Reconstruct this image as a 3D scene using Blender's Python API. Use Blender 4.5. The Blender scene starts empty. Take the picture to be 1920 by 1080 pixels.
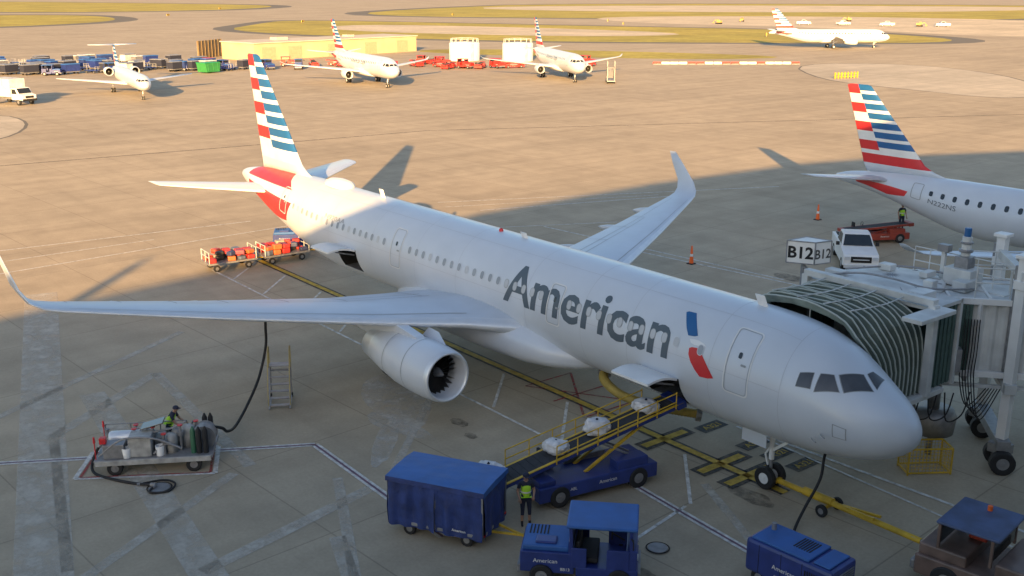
import bpy,bmesh,math,random
from mathutils import Vector,Matrix,noise
R=math.radians
random.seed(7)
S=bpy.context.scene
COL=S.collection
# ------------------------------------------------------------------ materials
MC={}
def mat(name,col,rough=.6,metal=0.,var=.12,scale=2.,bump=0.,coat=0.,spec=.5):
    if name in MC: return MC[name]
    m=bpy.data.materials.new(name);m.use_nodes=True;nt=m.node_tree
    p=nt.nodes['Principled BSDF'];p.inputs['Roughness'].default_value=rough;p.inputs['Metallic'].default_value=metal
    p.inputs['Specular IOR Level'].default_value=spec
    if coat: p.inputs['Coat Weight'].default_value=coat;p.inputs['Coat Roughness'].default_value=.15
    tc=nt.nodes.new('ShaderNodeTexCoord');nz=nt.nodes.new('ShaderNodeTexNoise');nz.inputs['Scale'].default_value=scale;nz.inputs['Detail'].default_value=6
    nt.links.new(tc.outputs['Object'],nz.inputs['Vector'])
    mr=nt.nodes.new('ShaderNodeMapRange');mr.inputs[1].default_value=.3;mr.inputs[2].default_value=.7;mr.inputs[3].default_value=1-var;mr.inputs[4].default_value=1+var*.6
    nt.links.new(nz.outputs['Fac'],mr.inputs[0])
    mx=nt.nodes.new('ShaderNodeVectorMath');mx.operation='SCALE';mx.inputs[0].default_value=col[:3]
    nt.links.new(mr.outputs[0],mx.inputs['Scale']);nt.links.new(mx.outputs[0],p.inputs['Base Color'])
    r2=nt.nodes.new('ShaderNodeMapRange');r2.inputs[3].default_value=max(0,rough-.08);r2.inputs[4].default_value=min(1,rough+.12)
    nt.links.new(nz.outputs['Fac'],r2.inputs[0]);nt.links.new(r2.outputs[0],p.inputs['Roughness'])
    if bump:
        bp=nt.nodes.new('ShaderNodeBump');bp.inputs['Strength'].default_value=bump;bp.inputs['Distance'].default_value=.02
        n2=nt.nodes.new('ShaderNodeTexNoise');n2.inputs['Scale'].default_value=scale*6;nt.links.new(tc.outputs['Object'],n2.inputs['Vector'])
        nt.links.new(n2.outputs['Fac'],bp.inputs['Height']);nt.links.new(bp.outputs[0],p.inputs['Normal'])
    MC[name]=m;return m
silver=mat('silver_paint',(.60,.64,.70),.38,.06,.05,.7,coat=.25)
wingp=mat('wing_grey_paint',(.54,.60,.68),.42,.05,.08,.8)
metal=mat('bare_metal',(.66,.70,.75),.36,.35,.06,2)
steel=mat('dull_steel',(.30,.30,.31),.5,.5,.25,4)
white=mat('white_paint',(.76,.76,.75),.5,0,.08,1.5)
dwhite=mat('weathered_white_paint',(.60,.61,.60),.6,0,.25,1.2)
red=mat('red_paint',(.62,.03,.035),.4,0,.08,1.5)
blue=mat('livery_blue',(.015,.11,.30),.4,0,.1,1.5)
dgrey=mat('lettering_grey',(.085,.115,.145),.45,0,.05,1)
line=mat('panel_line_grey',(.30,.32,.34),.6,0,.05,2)
wring=mat('window_ring_grey',(.60,.63,.68),.4,0,.05,2)
black=mat('black_rubber',(.018,.018,.02),.75,0,.3,6)
glass=mat('dark_glass',(.02,.025,.03),.08,0,.1,1,spec=.8)
cglass=mat('cockpit_glass',(.055,.055,.06),.1,0,.3,2,spec=.8)
dark=mat('dark_interior',(.02,.018,.016),.8,0,.3,3)
pane=mat('window_pane',(.30,.32,.36),.2,0,.15,1,spec=.7)
pane2=mat('window_shade',(.50,.52,.55),.3,0,.1,1,spec=.6)
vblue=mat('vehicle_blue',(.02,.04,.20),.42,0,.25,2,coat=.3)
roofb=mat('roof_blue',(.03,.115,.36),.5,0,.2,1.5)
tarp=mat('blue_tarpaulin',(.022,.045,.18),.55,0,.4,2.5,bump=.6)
yel=mat('yellow_paint',(.60,.38,.03),.5,0,.25,3)
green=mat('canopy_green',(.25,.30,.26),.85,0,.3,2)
green2=mat('canopy_fold_shade',(.11,.14,.12),.85,0,.3,2)  # darker green for alternate pleats: fold shade painted into the canopy
ribm=mat('canopy_rib_grey',(.42,.46,.42),.7,0,.15,2)
dgreen=mat('curtain_green',(.07,.12,.105),.7,0,.2,3)
bagw=mat('white_bag_cloth',(.66,.64,.64),.5,0,.25,5,bump=.6)
hiv=mat('high_visibility_yellow',(.50,.85,.05),.6,0,.1,8)
skin=mat('skin',(.38,.22,.15),.55,0,.05,6)
navy=mat('navy_cloth',(.02,.025,.05),.85,0,.2,8)
orange=mat('cone_orange',(.85,.14,.02),.5,0,.05,4)
# ------------------------------------------------------------------ builders
def link(o,parent=None):
    COL.objects.link(o)
    if parent: o.parent=parent
    return o
def thing(name,label,cat,loc=(0,0,0),rz=0.,group=None):
    e=bpy.data.objects.new(name,None);e.empty_display_size=.3;COL.objects.link(e)
    e.location=loc;e.rotation_euler=(0,0,R(rz));e['label']=label;e['category']=cat
    if group:e['group']=group
    return e
class B:
    def __init__(s,name,parent,mats,smooth=False,bevel=0,label=None):
        s.name=name;s.parent=parent;s.mats=mats if isinstance(mats,(list,tuple)) else [mats];s.bm=bmesh.new();s.smooth=smooth;s.bevel=bevel;s.label=label
        s.tx=Matrix.Identity(4)
    def v(s,p): return s.bm.verts.new(s.tx@Vector(p))
    def f(s,vs,m=0):
        try:
            f=s.bm.faces.new(vs);f.material_index=m;f.smooth=s.smooth;return f
        except ValueError: return None
    def poly(s,pts,m=0): return s.f([s.v(p) for p in pts],m)
    def box(s,c,d,m=0,rz=0,top=1.,rot=None):
        M=Matrix.Rotation(R(rz),3,'Z') if rot is None else rot
        c=Vector(c);vs=[]
        for z in(-1,1):
            k=top if z>0 else 1
            for x,y in((-1,-1),(1,-1),(1,1),(-1,1)):
                vs.append(s.v(c+M@Vector((x*d[0]/2*k,y*d[1]/2*k,z*d[2]/2))))
        for q in((3,2,1,0),(4,5,6,7),(0,1,5,4),(1,2,6,5),(2,3,7,6),(3,0,4,7)): s.f([vs[i] for i in q],m)
        return s
    def beam(s,p,q,w=.05,h=None,m=0):
        h=h or w;p=Vector(p);q=Vector(q);d=q-p;L=d.length
        M=d.to_track_quat('X','Z').to_matrix()
        return s.box((p+q)/2,(L,w,h),m,rot=M)
    def cyl(s,p,q,r0,r1=None,n=16,m=0,cap=True,mc=None):
        r1=r0 if r1 is None else r1;p=Vector(p);q=Vector(q);d=(q-p)
        M=d.to_track_quat('Z','Y').to_matrix();A=[];C=[]
        for i in range(n):
            a=2*math.pi*i/n;e=M@Vector((math.cos(a),math.sin(a),0))
            A.append(s.v(p+e*r0));C.append(s.v(q+e*r1))
        for i in range(n):
            j=(i+1)%n;s.f([A[i],A[j],C[j],C[i]],m)
        if cap:
            mc=m if mc is None else mc
            s.f(A[::-1],mc);s.f(C,mc)
        return s
    def rings(s,rs,m=0,closed=True,cap=False,mf=None):
        V=[[s.v(p) for p in r] for r in rs];n=len(V[0])
        for i in range(len(V)-1):
            for j in range(n if closed else n-1):
                k=(j+1)%n
                s.f([V[i][j],V[i][k],V[i+1][k],V[i+1][j]],mf(i,j) if mf else m)
        if cap: s.f(V[0][::-1],m if not mf else mf(0,0));s.f(V[-1],m if not mf else mf(len(V)-2,0))
        return V
    def lathe(s,prof,c=(0,0,0),n=32,ax='x',m=0,mf=None):
        rs=[]
        for t,r in prof:
            ring=[]
            for i in range(n):
                a=2*math.pi*i/n;ca,sa=r*math.cos(a),r*math.sin(a)
                o=(t,ca,sa) if ax=='x' else ((ca,t,sa) if ax=='y' else (ca,sa,t))
                ring.append(Vector(c)+Vector(o))
            rs.append(ring)
        return s.rings(rs,m,mf=mf)
    def tube(s,pts,r=.04,n=8,m=0,res=6,rf=None):
        P=[Vector(p) for p in pts];path=[]
        for i in range(len(P)-1):
            p0=P[max(i-1,0)];p1=P[i];p2=P[i+1];p3=P[min(i+2,len(P)-1)]
            for k in range(res):
                t=k/res;path.append(.5*((2*p1)+(-p0+p2)*t+(2*p0-5*p1+4*p2-p3)*t*t+(-p0+3*p1-3*p2+p3)*t**3))
        path.append(P[-1]);rs=[]
        nrm=None
        for i,p in enumerate(path):
            d=(path[min(i+1,len(path)-1)]-path[max(i-1,0)]).normalized()
            if nrm is None: nrm=d.orthogonal().normalized()
            nrm=(nrm-d*nrm.dot(d)).normalized();b=d.cross(nrm)
            rr=r if rf is None else rf(i)
            rs.append([p+(nrm*math.cos(2*math.pi*j/n)+b*math.sin(2*math.pi*j/n))*rr for j in range(n)])
        s.rings(rs,m,cap=True);return s
    def done(s,norm=True):
        if norm: bmesh.ops.recalc_face_normals(s.bm,faces=s.bm.faces)
        me=bpy.data.meshes.new(s.name);s.bm.to_mesh(me);s.bm.free()
        for m in s.mats: me.materials.append(m)
        o=bpy.data.objects.new(s.name,me);link(o,s.parent)
        if s.bevel:
            md=o.modifiers.new('b','BEVEL');md.width=s.bevel;md.segments=2;md.limit_method='ANGLE';md.angle_limit=R(35)
        if s.label:o['label']=s.label
        return o
def wheel(parent,c,r=.3,w=.2,hub=None,name='wheel'):
    b=B(name,parent,[black,hub or steel],smooth=False)
    x,y,z=c
    b.lathe([(-w/2*.9,r*.5),(-w/2,r*.6),(-w/2,r*.9),(-w/2*.8,r),(w/2*.8,r),(w/2,r*.9),(w/2,r*.6),(w/2*.9,r*.5)],c,20,'y',0)
    b.cyl((x,y-w*.42,z),(x,y+w*.42,z),r*.55,n=16,m=1)
    b.cyl((x,y-w*.52,z),(x,y+w*.52,z),r*.18,n=10,m=1)
    return b.done()
def dup(o,loc=None,rz=None,parent=None,label=None,matmap=None,scale=None):
    c=o.copy();COL.objects.link(c)
    if parent: c.parent=parent
    else:
        if loc is not None:c.location=loc
        if rz is not None:c.rotation_euler=(0,0,R(rz))
        if label:c['label']=label
        if scale:c.scale=(scale,)*3
    if matmap and c.type=='MESH' and any(m in matmap for m in c.data.materials):
        c.data=c.data.copy()
        for i,m in enumerate(c.data.materials):
            if m in matmap:c.data.materials[i]=matmap[m]
    for k in o.children: dup(k,parent=c,matmap=matmap)
    return c
def text_data(body,off=0.):
    cu=bpy.data.curves.new('lettering','FONT');cu.body=body;cu.offset=off;cu.resolution_u=3
    o=bpy.data.objects.new('lettering',cu);COL.objects.link(o);bpy.context.view_layer.update()
    me=bpy.data.meshes.new_from_object(o.evaluated_get(bpy.context.evaluated_depsgraph_get()))
    bpy.data.objects.remove(o);bpy.data.curves.remove(cu)
    vs=[tuple(v.co) for v in me.vertices];fs=[tuple(p.vertices) for p in me.polygons];bpy.data.meshes.remove(me)
    x0=min(v[0] for v in vs);x1=max(v[0] for v in vs);H=max(v[1] for v in vs)
    return [(v[0]-x0,v[1]) for v in vs],fs,x1-x0,H
def flat_text(parent,body,o,right,up,h,m,name='lettering',off=.01):
    vs,fs,W,H=text_data(body,off);k=h/H;o=Vector(o);r=Vector(right).normalized();u=Vector(up).normalized()
    b=B(name,parent,m);V=[b.v(o+r*(x-W/2)*k+u*y*k) for x,y in vs]
    for f in fs:b.f([V[i] for i in f])
    return b.done(False)
# ------------------------------------------------------------------ fuselage surface
class Surf:
    def __init__(s,FS):
        s.F=FS;s.T=[]
        for k in(1,2,3):
            x=[f[0] for f in FS];y=[f[k] for f in FS];n=len(x)
            d=[(y[i+1]-y[i])/(x[i+1]-x[i]) for i in range(n-1)];t=[d[0]]
            for i in range(1,n-1):
                t.append(0 if d[i-1]*d[i]<=0 else 2*d[i-1]*d[i]/(d[i-1]+d[i]))
            t.append(d[-1]);s.T.append((x,y,t))
    def ev(s,k,X):
        x,y,t=s.T[k];X=min(max(X,x[0]),x[-1])
        i=0
        while i<len(x)-2 and X>x[i+1]:i+=1
        h=x[i+1]-x[i];u=(X-x[i])/h
        return (2*u**3-3*u*u+1)*y[i]+(u**3-2*u*u+u)*h*t[i]+(-2*u**3+3*u*u)*y[i+1]+(u**3-u*u)*h*t[i+1]
    def pt(s,x,th,off=0.):
        tp,bt,hw=s.ev(0,x),s.ev(1,x),s.ev(2,x);hh=(tp-bt)/2;zc=(tp+bt)/2
        c,sn=math.cos(th),math.sin(th)
        n=Vector((0,c/hw,sn/hh)).normalized()
        if off:
            e=.02;a=s.pt(x-e,th);b=s.pt(x+e,th);tx=(b-a)
            ty=Vector((0,-sn*hw,c*hh));n=tx.cross(ty).normalized()
            if n.dot(Vector((0,c,sn)))<0:n=-n
        return Vector((x,hw*c,zc+hh*sn))+n*off
def decal(name,parent,surf,verts,faces,m,off=.008,RR=2.0,ds=.12,dx=.4,label=None):
    bm=bmesh.new();V=[bm.verts.new((x,t,0)) for x,t in verts]
    for f in faces:
        try:bm.faces.new([V[i] for i in f])
        except ValueError:pass
    xs=[v[0] for v in verts];ts=[v[1] for v in verts]
    def cut(lo,hi,st,co):
        k=math.ceil(lo/st)
        while k*st<hi:
            g=bm.verts[:]+bm.edges[:]+bm.faces[:]
            p=(k*st,0,0) if co==0 else (0,k*st,0);n=(1,0,0) if co==0 else (0,1,0)
            bmesh.ops.bisect_plane(bm,geom=g,plane_co=p,plane_no=n);k+=1
    cut(min(ts),max(ts),ds/RR,1);cut(min(xs),max(xs),dx,0)
    for v in bm.verts: v.co=surf.pt(v.co.x,v.co.y,off)
    for f in bm.faces:
        f.smooth=True;f.normal_update()
        c=f.calc_center_median()
        if f.normal.dot(Vector((0,c.y,c.z-4)))<0:f.normal_flip()
    me=bpy.data.meshes.new(name);bm.to_mesh(me);bm.free()
    for mm in(m if isinstance(m,list) else [m]):me.materials.append(mm)
    o=bpy.data.objects.new(name,me);link(o,parent)
    if label:o['label']=label
    return o
def polyd(name,parent,surf,pts,m,off=.008,**k):
    return decal(name,parent,surf,[(x,R(t)) for x,t in pts],[tuple(range(len(pts)))],m,off,**k)
def rr(cx,ct,w,h,r,RR,n=4,skew=0):
    o=[]
    for qx,qy,a0 in((1,1,0),(-1,1,90),(-1,-1,180),(1,-1,270)):
        for i in range(n+1):
            a=R(a0+90*i/n);sx=qx*(w/2-r)+r*math.cos(a);sy=qy*(h/2-r)+r*math.sin(a)
            o.append((cx+sx+skew*sy,ct+sy/RR))
    return o
def outline(name,parent,surf,cx,ct,w,h,r,lw,m,RR=2.02,off=.009,skew=0):
    b=B(name,parent,m,smooth=True);A=rr(cx,ct,w,h,r,RR,6,skew);C=rr(cx,ct,w-2*lw,h-2*lw,max(r-lw,.01),RR,6,skew)
    def sub(L):
        o=[]
        for i in range(len(L)):
            p=L[i];q=L[(i+1)%len(L)]
            for k in range(6):o.append((p[0]+(q[0]-p[0])*k/6,p[1]+(q[1]-p[1])*k/6))
        return o
    A=sub(A);C=sub(C)
    b.rings([[surf.pt(x,t,off) for x,t in A],[surf.pt(x,t,off) for x,t in C]]);return b.done()
def stext(name,parent,surf,body,x0,t0,W,H,m,RR=2.02,off=.009,toff=.01):
    vs,fs,w,h=text_data(body,toff)
    return decal(name,parent,surf,[(x0-x*W/w,t0+y*H/h/RR) for x,y in vs],fs,m,off,RR)
def airfoil(n=14,t=.12):
    xs=[(1-math.cos(math.pi*i/n))/2 for i in range(n+1)]
    def yt(x):return 5*t*(.2969*math.sqrt(x)-.126*x-.3516*x*x+.2843*x**3-.1036*x**4)
    up=[(x,yt(x)+.02*math.sin(math.pi*x)) for x in xs]
    lo=[(x,-yt(x)+.02*math.sin(math.pi*x)) for x in xs[1:-1]]
    return up+lo[::-1]
def wingloft(b,secs,sg=1,mle=None,n=14):
    rs=[]
    for lx,y,z,c,t,an in secs:
        ny,nz=-math.sin(R(an)),math.cos(R(an));rs.append([Vector((lx+px*c,sg*(y+pz*c*ny),z+pz*c*nz)) for px,pz in airfoil(n,t)])
    N=2*n
    def mf(i,j):
        if mle is None:return 0
        return mle if (j<3 or j>=N-3) else 0
    b.rings(rs,cap=True,mf=mf)
    return rs
def finmesh(name,parent,secs,spec):
    b=B(name,parent,[silver,red,blue,white],smooth=True);rs=[]
    for lx,z,c,t in secs: rs.append([Vector((lx+px*c,pz*c-.02*math.sin(math.pi*px)*c,z)) for px,pz in airfoil(14,t)])
    b.rings(rs,cap=True)
    zt=secs[-1][1];zb=spec['zb'];n=spec['rows'];p=(zt-zb)/n;bm=b.bm
    bmesh.ops.recalc_face_normals(bm,faces=bm.faces)
    def bis(co,no):bmesh.ops.bisect_plane(bm,geom=bm.verts[:]+bm.edges[:]+bm.faces[:],plane_co=co,plane_no=no)
    zs=[]
    for k in range(n+1):
        zs+= [zt-k*p,zt-k*p-.66*p]
    for z in zs: bis((0,0,z),(0,0,1))
    for z in spec['full']: bis((0,0,z[0]),(0,0,1));bis((0,0,z[1]),(0,0,1))
    (x1,z1),(x2,z2)=spec['div'];d=Vector((x2-x1,0,z2-z1));no=d.cross(Vector((0,1,0)))
    bis((x1,0,z1),no)
    for f in bm.faces:
        c=f.calc_center_median();z=c.z;f.material_index=3 if z>zb-.5 else 0
        xd=x1+(x2-x1)*(z-z1)/(z2-z1)
        if z>zb:
            k=int((zt-z)/p);fr=(zt-z)/p-k
            if c.x<xd:
                if fr<.66:f.material_index=2
            else:
                if k%2==0 and fr<1.1: f.material_index=1 if fr<.99 else 3
        for a,q in spec['full']:
            if q<z<a:f.material_index=1
    return b.done(False)
def nacelle(parent,x,y,z,L,r,sg=1,name='engine'):
    b=B(name,parent,[silver,metal,dark],smooth=True);k=r/1.15
    prof=[(L*.22,.72*k,2),(L*.2,.80*k,2),(.35,.84*k,0),(.12,.85*k,0),(.02,.90*k,1),(0,.94*k,1),(.03,.98*k,1),(.2,1.03*k,1),(.22,1.035*k,0),(L*.16,1.085*k,0),(L*.32,1.10*k,0),(L*.5,1.05*k,0),(L*.7,.90*k,0),(L*.84,.76*k,0),(L*.85,.74*k,1),(L,.60*k,1),(L*.995,.56*k,2),(L*.8,.5*k,2)]
    mm=[p[2] for p in prof];b.lathe([(p[0],p[1]) for p in prof],(x,sg*y,z),40,'x',mf=lambda i,j:mm[i+1])
    e=b.done()
    b=B('nacelle_seam',e,[line],smooth=True)
    for t,rad in((L*.3,1.101),(L*.58,1.02)):b.lathe([(t,rad*k+.006),(t+.03,rad*k+.004)],(x,sg*y,z),40,'x')
    b.done()
    b=B('fan',e,[mat('fan_blade_metal',(.10,.095,.09),.45,.6,.2,4),dark])
    b.cyl((x+L*.2,sg*y,z),(x+L*.22,sg*y,z),.84*k,n=32,m=1)
    nb=24
    for i in range(nb):
        a=2*math.pi*i/nb;pts=[]
        for rad,tw,ch in((.22*k,.3,.1),(.5*k,.16,.13),(.82*k,.09,.15)):
            for s in(-1,1):
                aa=a+s*tw*.55;pts.append(Vector((x+L*.14+s*ch,sg*y+rad*math.cos(aa),z+rad*math.sin(aa))))
        b.poly([pts[0],pts[1],pts[3],pts[2]]);b.poly([pts[2],pts[3],pts[5],pts[4]])
    b.done(False)
    b=B('spinner',e,[steel],smooth=True);b.lathe([(L*.06,.01),(L*.08,.08*k),(L*.12,.16*k),(L*.16,.22*k),(L*.2,.24*k)],(x,sg*y,z),20);b.done()
    return e
def gear(parent,x,ys,z,r,w,top,name,tr=.09):
    b=B(name,parent,[white,steel]);yc=sum(ys)/len(ys)
    b.cyl((x,yc,z),(x,yc,z+.75),tr*.65,n=12,m=1).cyl((x,yc,z+.6),(x,yc,top),tr,n=12)
    b.cyl((x,min(ys),z),(x,max(ys),z),tr*.7,n=10,m=1)
    b.beam((x+.12,yc,z+.35),(x+.25,yc,z+.7),.05).beam((x+.25,yc,z+.7),(x+.08,yc,z+1.0),.05)
    b.beam((x,yc,z+.9),(x-1.1,yc,top),.09)
    g=b.done()
    for y in ys: wheel(g,(x,y,r),r,w,white)
    return g
# ------------------------------------------------------------------ main airliner
FS=[(0,3.50,3.42,.04),(.06,3.74,3.2,.28),(.2,3.95,2.99,.5),(.5,4.24,2.74,.8),(.9,4.5,2.53,1.08),(1.4,4.8,2.35,1.32),(1.9,5.12,2.22,1.5),(2.4,5.42,2.13,1.64),(3,5.7,2.06,1.77),(3.8,5.93,2.0,1.88),(4.8,6.05,1.96,1.95),(6,6.09,1.95,1.975),(30.5,6.09,1.95,1.975),(33,6.09,2.12,1.95),(35,6.09,2.5,1.86),(37,6.07,2.98,1.68),(39,6.03,3.5,1.42),(41,5.95,4.05,1.1),(42.5,5.82,4.45,.78),(43.8,5.62,4.82,.45),(44.4,5.45,4.98,.25)]
SA=Surf(FS)
A=thing('passenger_airliner','silver twin-engine passenger airliner parked at the gate, cargo doors open','airliner')
xs=[0.0,.02,.05,.09,.14]+[round(.2+.2*i,3) for i in range(0,221)]+[44.4]
N=72
HOLES=((7.6,9.4,-50,-15),(28.4,30.2,-40,-5))
b=B('fuselage',A,[silver,dark,steel],smooth=True)
V=[[b.v(SA.pt(x,2*math.pi*j/N)) for j in range(N)] for x in xs]
def inhole(xm,dg):
    if dg>180:dg-=360
    return any(h[0]<xm<h[1] and h[2]<dg<h[3] for h in HOLES)
for i in range(len(xs)-1):
    for j in range(N):
        if inhole((xs[i]+xs[i+1])/2,(j+.5)*360/N):continue
        k=(j+1)%N;b.f([V[i][j],V[i][k],V[i+1][k],V[i+1][j]])
b.f(V[0][::-1]);b.f(V[-1],2)
fus=b.done()
for x0,x1,t0,t1 in HOLES:
    b=B('cargo_hold',fus,[dark,steel])
    ts=[R(t0+(t1-t0)*i/7) for i in range(8)]
    O=[[b.v(SA.pt(x,t)) for t in ts] for x in(x0,x1)];za=SA.pt(x0,ts[0]).z;zb2=SA.pt(x0,ts[-1]).z
    I=[[b.v((x,-.9,za+(zb2-za)*i/7)) for i in range(8)] for x in(x0,x1)]
    for i in range(7):
        b.f([I[0][i],I[0][i+1],I[1][i+1],I[1][i]]);b.f([O[0][i],O[0][i+1],I[0][i+1],I[0][i]]);b.f([O[1][i],O[1][i+1],I[1][i+1],I[1][i]])
    b.f([O[0][0],O[1][0],I[1][0],I[0][0]],1);b.f([O[0][7],O[1][7],I[1][7],I[0][7]])
    b.done(False)
def cargo_door(x0,x1,t1,tilt,LL=1.45):
    h=SA.pt(x0,R(t1));b=B('cargo_door',A,[white,steel],label='open cargo door swung up and outwards')
    o=Vector((0,math.cos(R(tilt)),math.sin(R(tilt))));n=Vector((0,-math.sin(R(tilt)),math.cos(R(tilt))))
    M=7;rs=[]
    for i in range(M+1):
        s=LL*i/M;bow=.12*math.sin(math.pi*i/M);pc=Vector((0,h.y,h.z))+o*s+n*bow
        rs.append([pc+Vector((x0,0,0)),pc+Vector((x1,0,0)),pc-n*.08+Vector((x1,0,0)),pc-n*.08+Vector((x0,0,0))])
    b.rings(rs,cap=True,mf=lambda i,j:1 if j==2 else 0)
    for x in(x0+.25,x1-.25): b.beam((x,h.y-.1,h.z-.3),tuple(Vector((x,h.y,h.z))+o*.9-n*.08),.06,m=1)
    b.done()
cargo_door(7.65,9.35,-15,5,1.4);cargo_door(28.45,30.15,-5,4)
# windows
RRA=2.03
wx=6.75
wi=0
while wx<35.2:
    if not any(a<wx<c for a,c in((13.3,14.65),(24.1,25.65),(7.2,7.3))):
        tx=8.0<wx<17;wi+=1
        w=polyd('cabin_window',fus,SA,[(x,math.degrees(t)) for x,t in rr(wx,R(20),.21,.32,.10,RRA)],pane2 if (tx or wi%5==2) else pane,.013,ds=.2)
        outline('window_frame',w,SA,wx,R(20),.25,.36,.12,.02,line if tx else wring,RRA,.015)
    wx+=.533
for cx,ct,w,h,sk in((5.2,22,.98,2.2,.0),(13.95,15.5,.8,1.6,0),(24.9,17.5,.88,1.85,0),(36.3,22,.85,1.75,0)):
    d=outline('cabin_door',A,SA,cx,R(ct),w,h,.16,.04,white,RRA,.012)
    outline('door_seam',d,SA,cx,R(ct),w-.12,h-.12,.12,.015,line,RRA,.012)
    polyd('door_window',d,SA,[(x,math.degrees(t)) for x,t in rr(cx,R(ct+5),.13,.2,.05,RRA)],glass,.014)
    polyd('door_handle',d,SA,[(x,math.degrees(t)) for x,t in rr(cx-.2,R(ct-3),.2,.07,.03,RRA)],line,.014)
# cockpit glazing
srd=mat('cockpit_post_grey',(.24,.25,.26),.5,0,.1,2)
for ci,pts in enumerate((((3.14,33.5),(2.78,40),(2.72,24.5),(3.14,20.5)),((2.60,43),(2.29,50),(1.97,38),(2.58,24)),((2.17,54),(1.76,76),(1.30,67),(1.84,41)),((1.71,82),(1.71,93),(1.42,100),(1.27,74)))):
    cx=sum(p[0] for p in pts)/4;ct=sum(p[1] for p in pts)/4
    w=polyd('cockpit_window',A,SA,pts,cglass,.012,RR=1.5,ds=.08,dx=.1)
    big=[(cx+(x-cx)*1.08+(.0),ct+(t-ct)*1.07) for x,t in pts]
    polyd('window_surround',w,SA,big,srd,.007,RR=1.5,ds=.08,dx=.1)
# livery
stext('lettering',A,SA,'American',16.95,R(2.5),8.85,1.52,dgrey,RRA,toff=.018)
stext('registration',A,SA,'N920AA',31.6,R(24),1.9,.24,line,RRA,toff=0)
em=polyd('emblem',A,SA,[(7.95,50),(7.86,51.5),(7.55,52),(7.35,44),(7.08,33),(7.04,31.5),(7.14,30),(7.42,29),(7.6,35)],blue,.01)
polyd('emblem_stripe',em,SA,[(7.30,26.5),(7.1,27.5),(6.88,27.5),(6.68,26.2),(6.56,24.2),(6.7,24.4),(6.88,23),(7.05,22.5),(7.22,23.5)],mat('emblem_white',(.78,.80,.82),.4,0,.02),.01)
polyd('emblem_stripe',em,SA,[(7.22,18.5),(7.12,20),(6.95,20.6),(6.82,20.8),(6.70,18),(6.42,10),(6.22,4),(6.06,-1),(6.3,-3),(6.64,-4),(6.86,1),(7.07,7),(7.2,13)],red,.01)
for sgn in(1,-1):
    def mir(p):return [(x,t if sgn==1 else 180-t) for x,t in p]
    polyd('tail_stripe',fus,SA,mir([(36.0,43),(36.9,60),(37.8,89.9),(42.2,89.9),(42.6,36),(42.4,32)]),red,.008,dx=.3)
    polyd('tail_stripe',fus,SA,mir([(35.35,22),(42.2,12),(42.0,-18),(40.6,-38),(38.5,-36),(35.9,-14)]),red,.008,dx=.3)
polyd('access_panel',fus,SA,[(1.9,1),(1.5,1),(1.5,-16),(1.9,-16)],line,.006,ds=.05)
polyd('access_hatch',fus,SA,[(1.87,0),(1.53,0),(1.53,-15),(1.87,-15)],silver,.009,ds=.05)
b=B('panel_seam',fus,[mat('faint_seam_grey',(.50,.53,.58),.5,0,.05,2)],smooth=True)
for x in(3.6,6.3,10.0,12.4,15.6,20.2,23.3,27.0,31.0,34.2,):
    b.rings([[SA.pt(x,R(t),.004) for t in range(-75,256,5)],[SA.pt(x+.02,R(t),.004) for t in range(-75,256,5)]],closed=False)
for t in(62,8):
    X=[3.6+.5*i for i in range(62)]
    b.rings([[SA.pt(x,R(t),.0045) for x in X],[SA.pt(x,R(t+.5),.0045) for x in X]],closed=False)
b.done(False)
b=B('belly_fairing',A,[silver],smooth=True);rs=[]
for x,w,t,bo in((12.8,.7,2.5,2.0),(13.4,1.35,2.8,1.85),(14.3,1.95,3.1,1.7),(15.6,2.35,3.4,1.56),(18,2.5,3.5,1.48),(21.5,2.5,3.5,1.48),(23.3,2.35,3.35,1.55),(24.6,1.9,3.0,1.7),(25.8,1.3,2.6,1.85),(26.6,.6,2.3,1.95)):
    ring=[]
    for j in range(40):
        a=2*math.pi*j/40;c,s_=math.cos(a),math.sin(a)
        ring.append(Vector((x,w*math.copysign(abs(c)**.75,c),(t+bo)/2+(t-bo)/2*math.copysign(abs(s_)**.75,s_))))
    rs.append(ring)
b.rings(rs,cap=True);b.done()
WS=[(14.9,0,2.85,8.5,.13,3),(15.9,1.9,3.05,7.3,.13,4),(17.3,3.6,3.22,5.8,.12,5),(18.75,6.4,3.48,4.5,.11,5),(21.35,11.6,4.05,3.05,.105,6),(23.95,16.6,4.66,1.7,.10,8),(24.25,17.2,4.78,1.55,.10,20),(24.55,17.6,5.0,1.42,.09,48),(24.95,17.82,5.4,1.2,.09,74),(25.9,17.98,6.25,.85,.08,82),(26.65,18.08,6.9,.45,.08,84)]
def wz(y,x,up=True,off=.012):
    for i in range(len(WS)-1):
        a,c=WS[i],WS[i+1]
        if a[1]<=y<=c[1]:
            t=(y-a[1])/(c[1]-a[1]);lx=a[0]+(c[0]-a[0])*t;z=a[2]+(c[2]-a[2])*t;ch=a[3]+(c[3]-a[3])*t;th=a[4]+(c[4]-a[4])*t
            u=min(max((x-lx)/ch,0),1);yt=5*th*(.2969*math.sqrt(u)-.126*u-.3516*u*u+.2843*u**3-.1036*u**4)
            return z+(.02*math.sin(math.pi*u)+(yt if up else -yt))*ch+(off if up else -off)
    return 4
def wpt(y,u,off=.012):
    for i in range(len(WS)-1):
        a,c=WS[i],WS[i+1]
        if a[1]<=y<=c[1]:
            t=(y-a[1])/(c[1]-a[1]);x=a[0]+(c[0]-a[0])*t+u*(a[3]+(c[3]-a[3])*t);return (x,y,wz(y,x,True,off))
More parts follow.
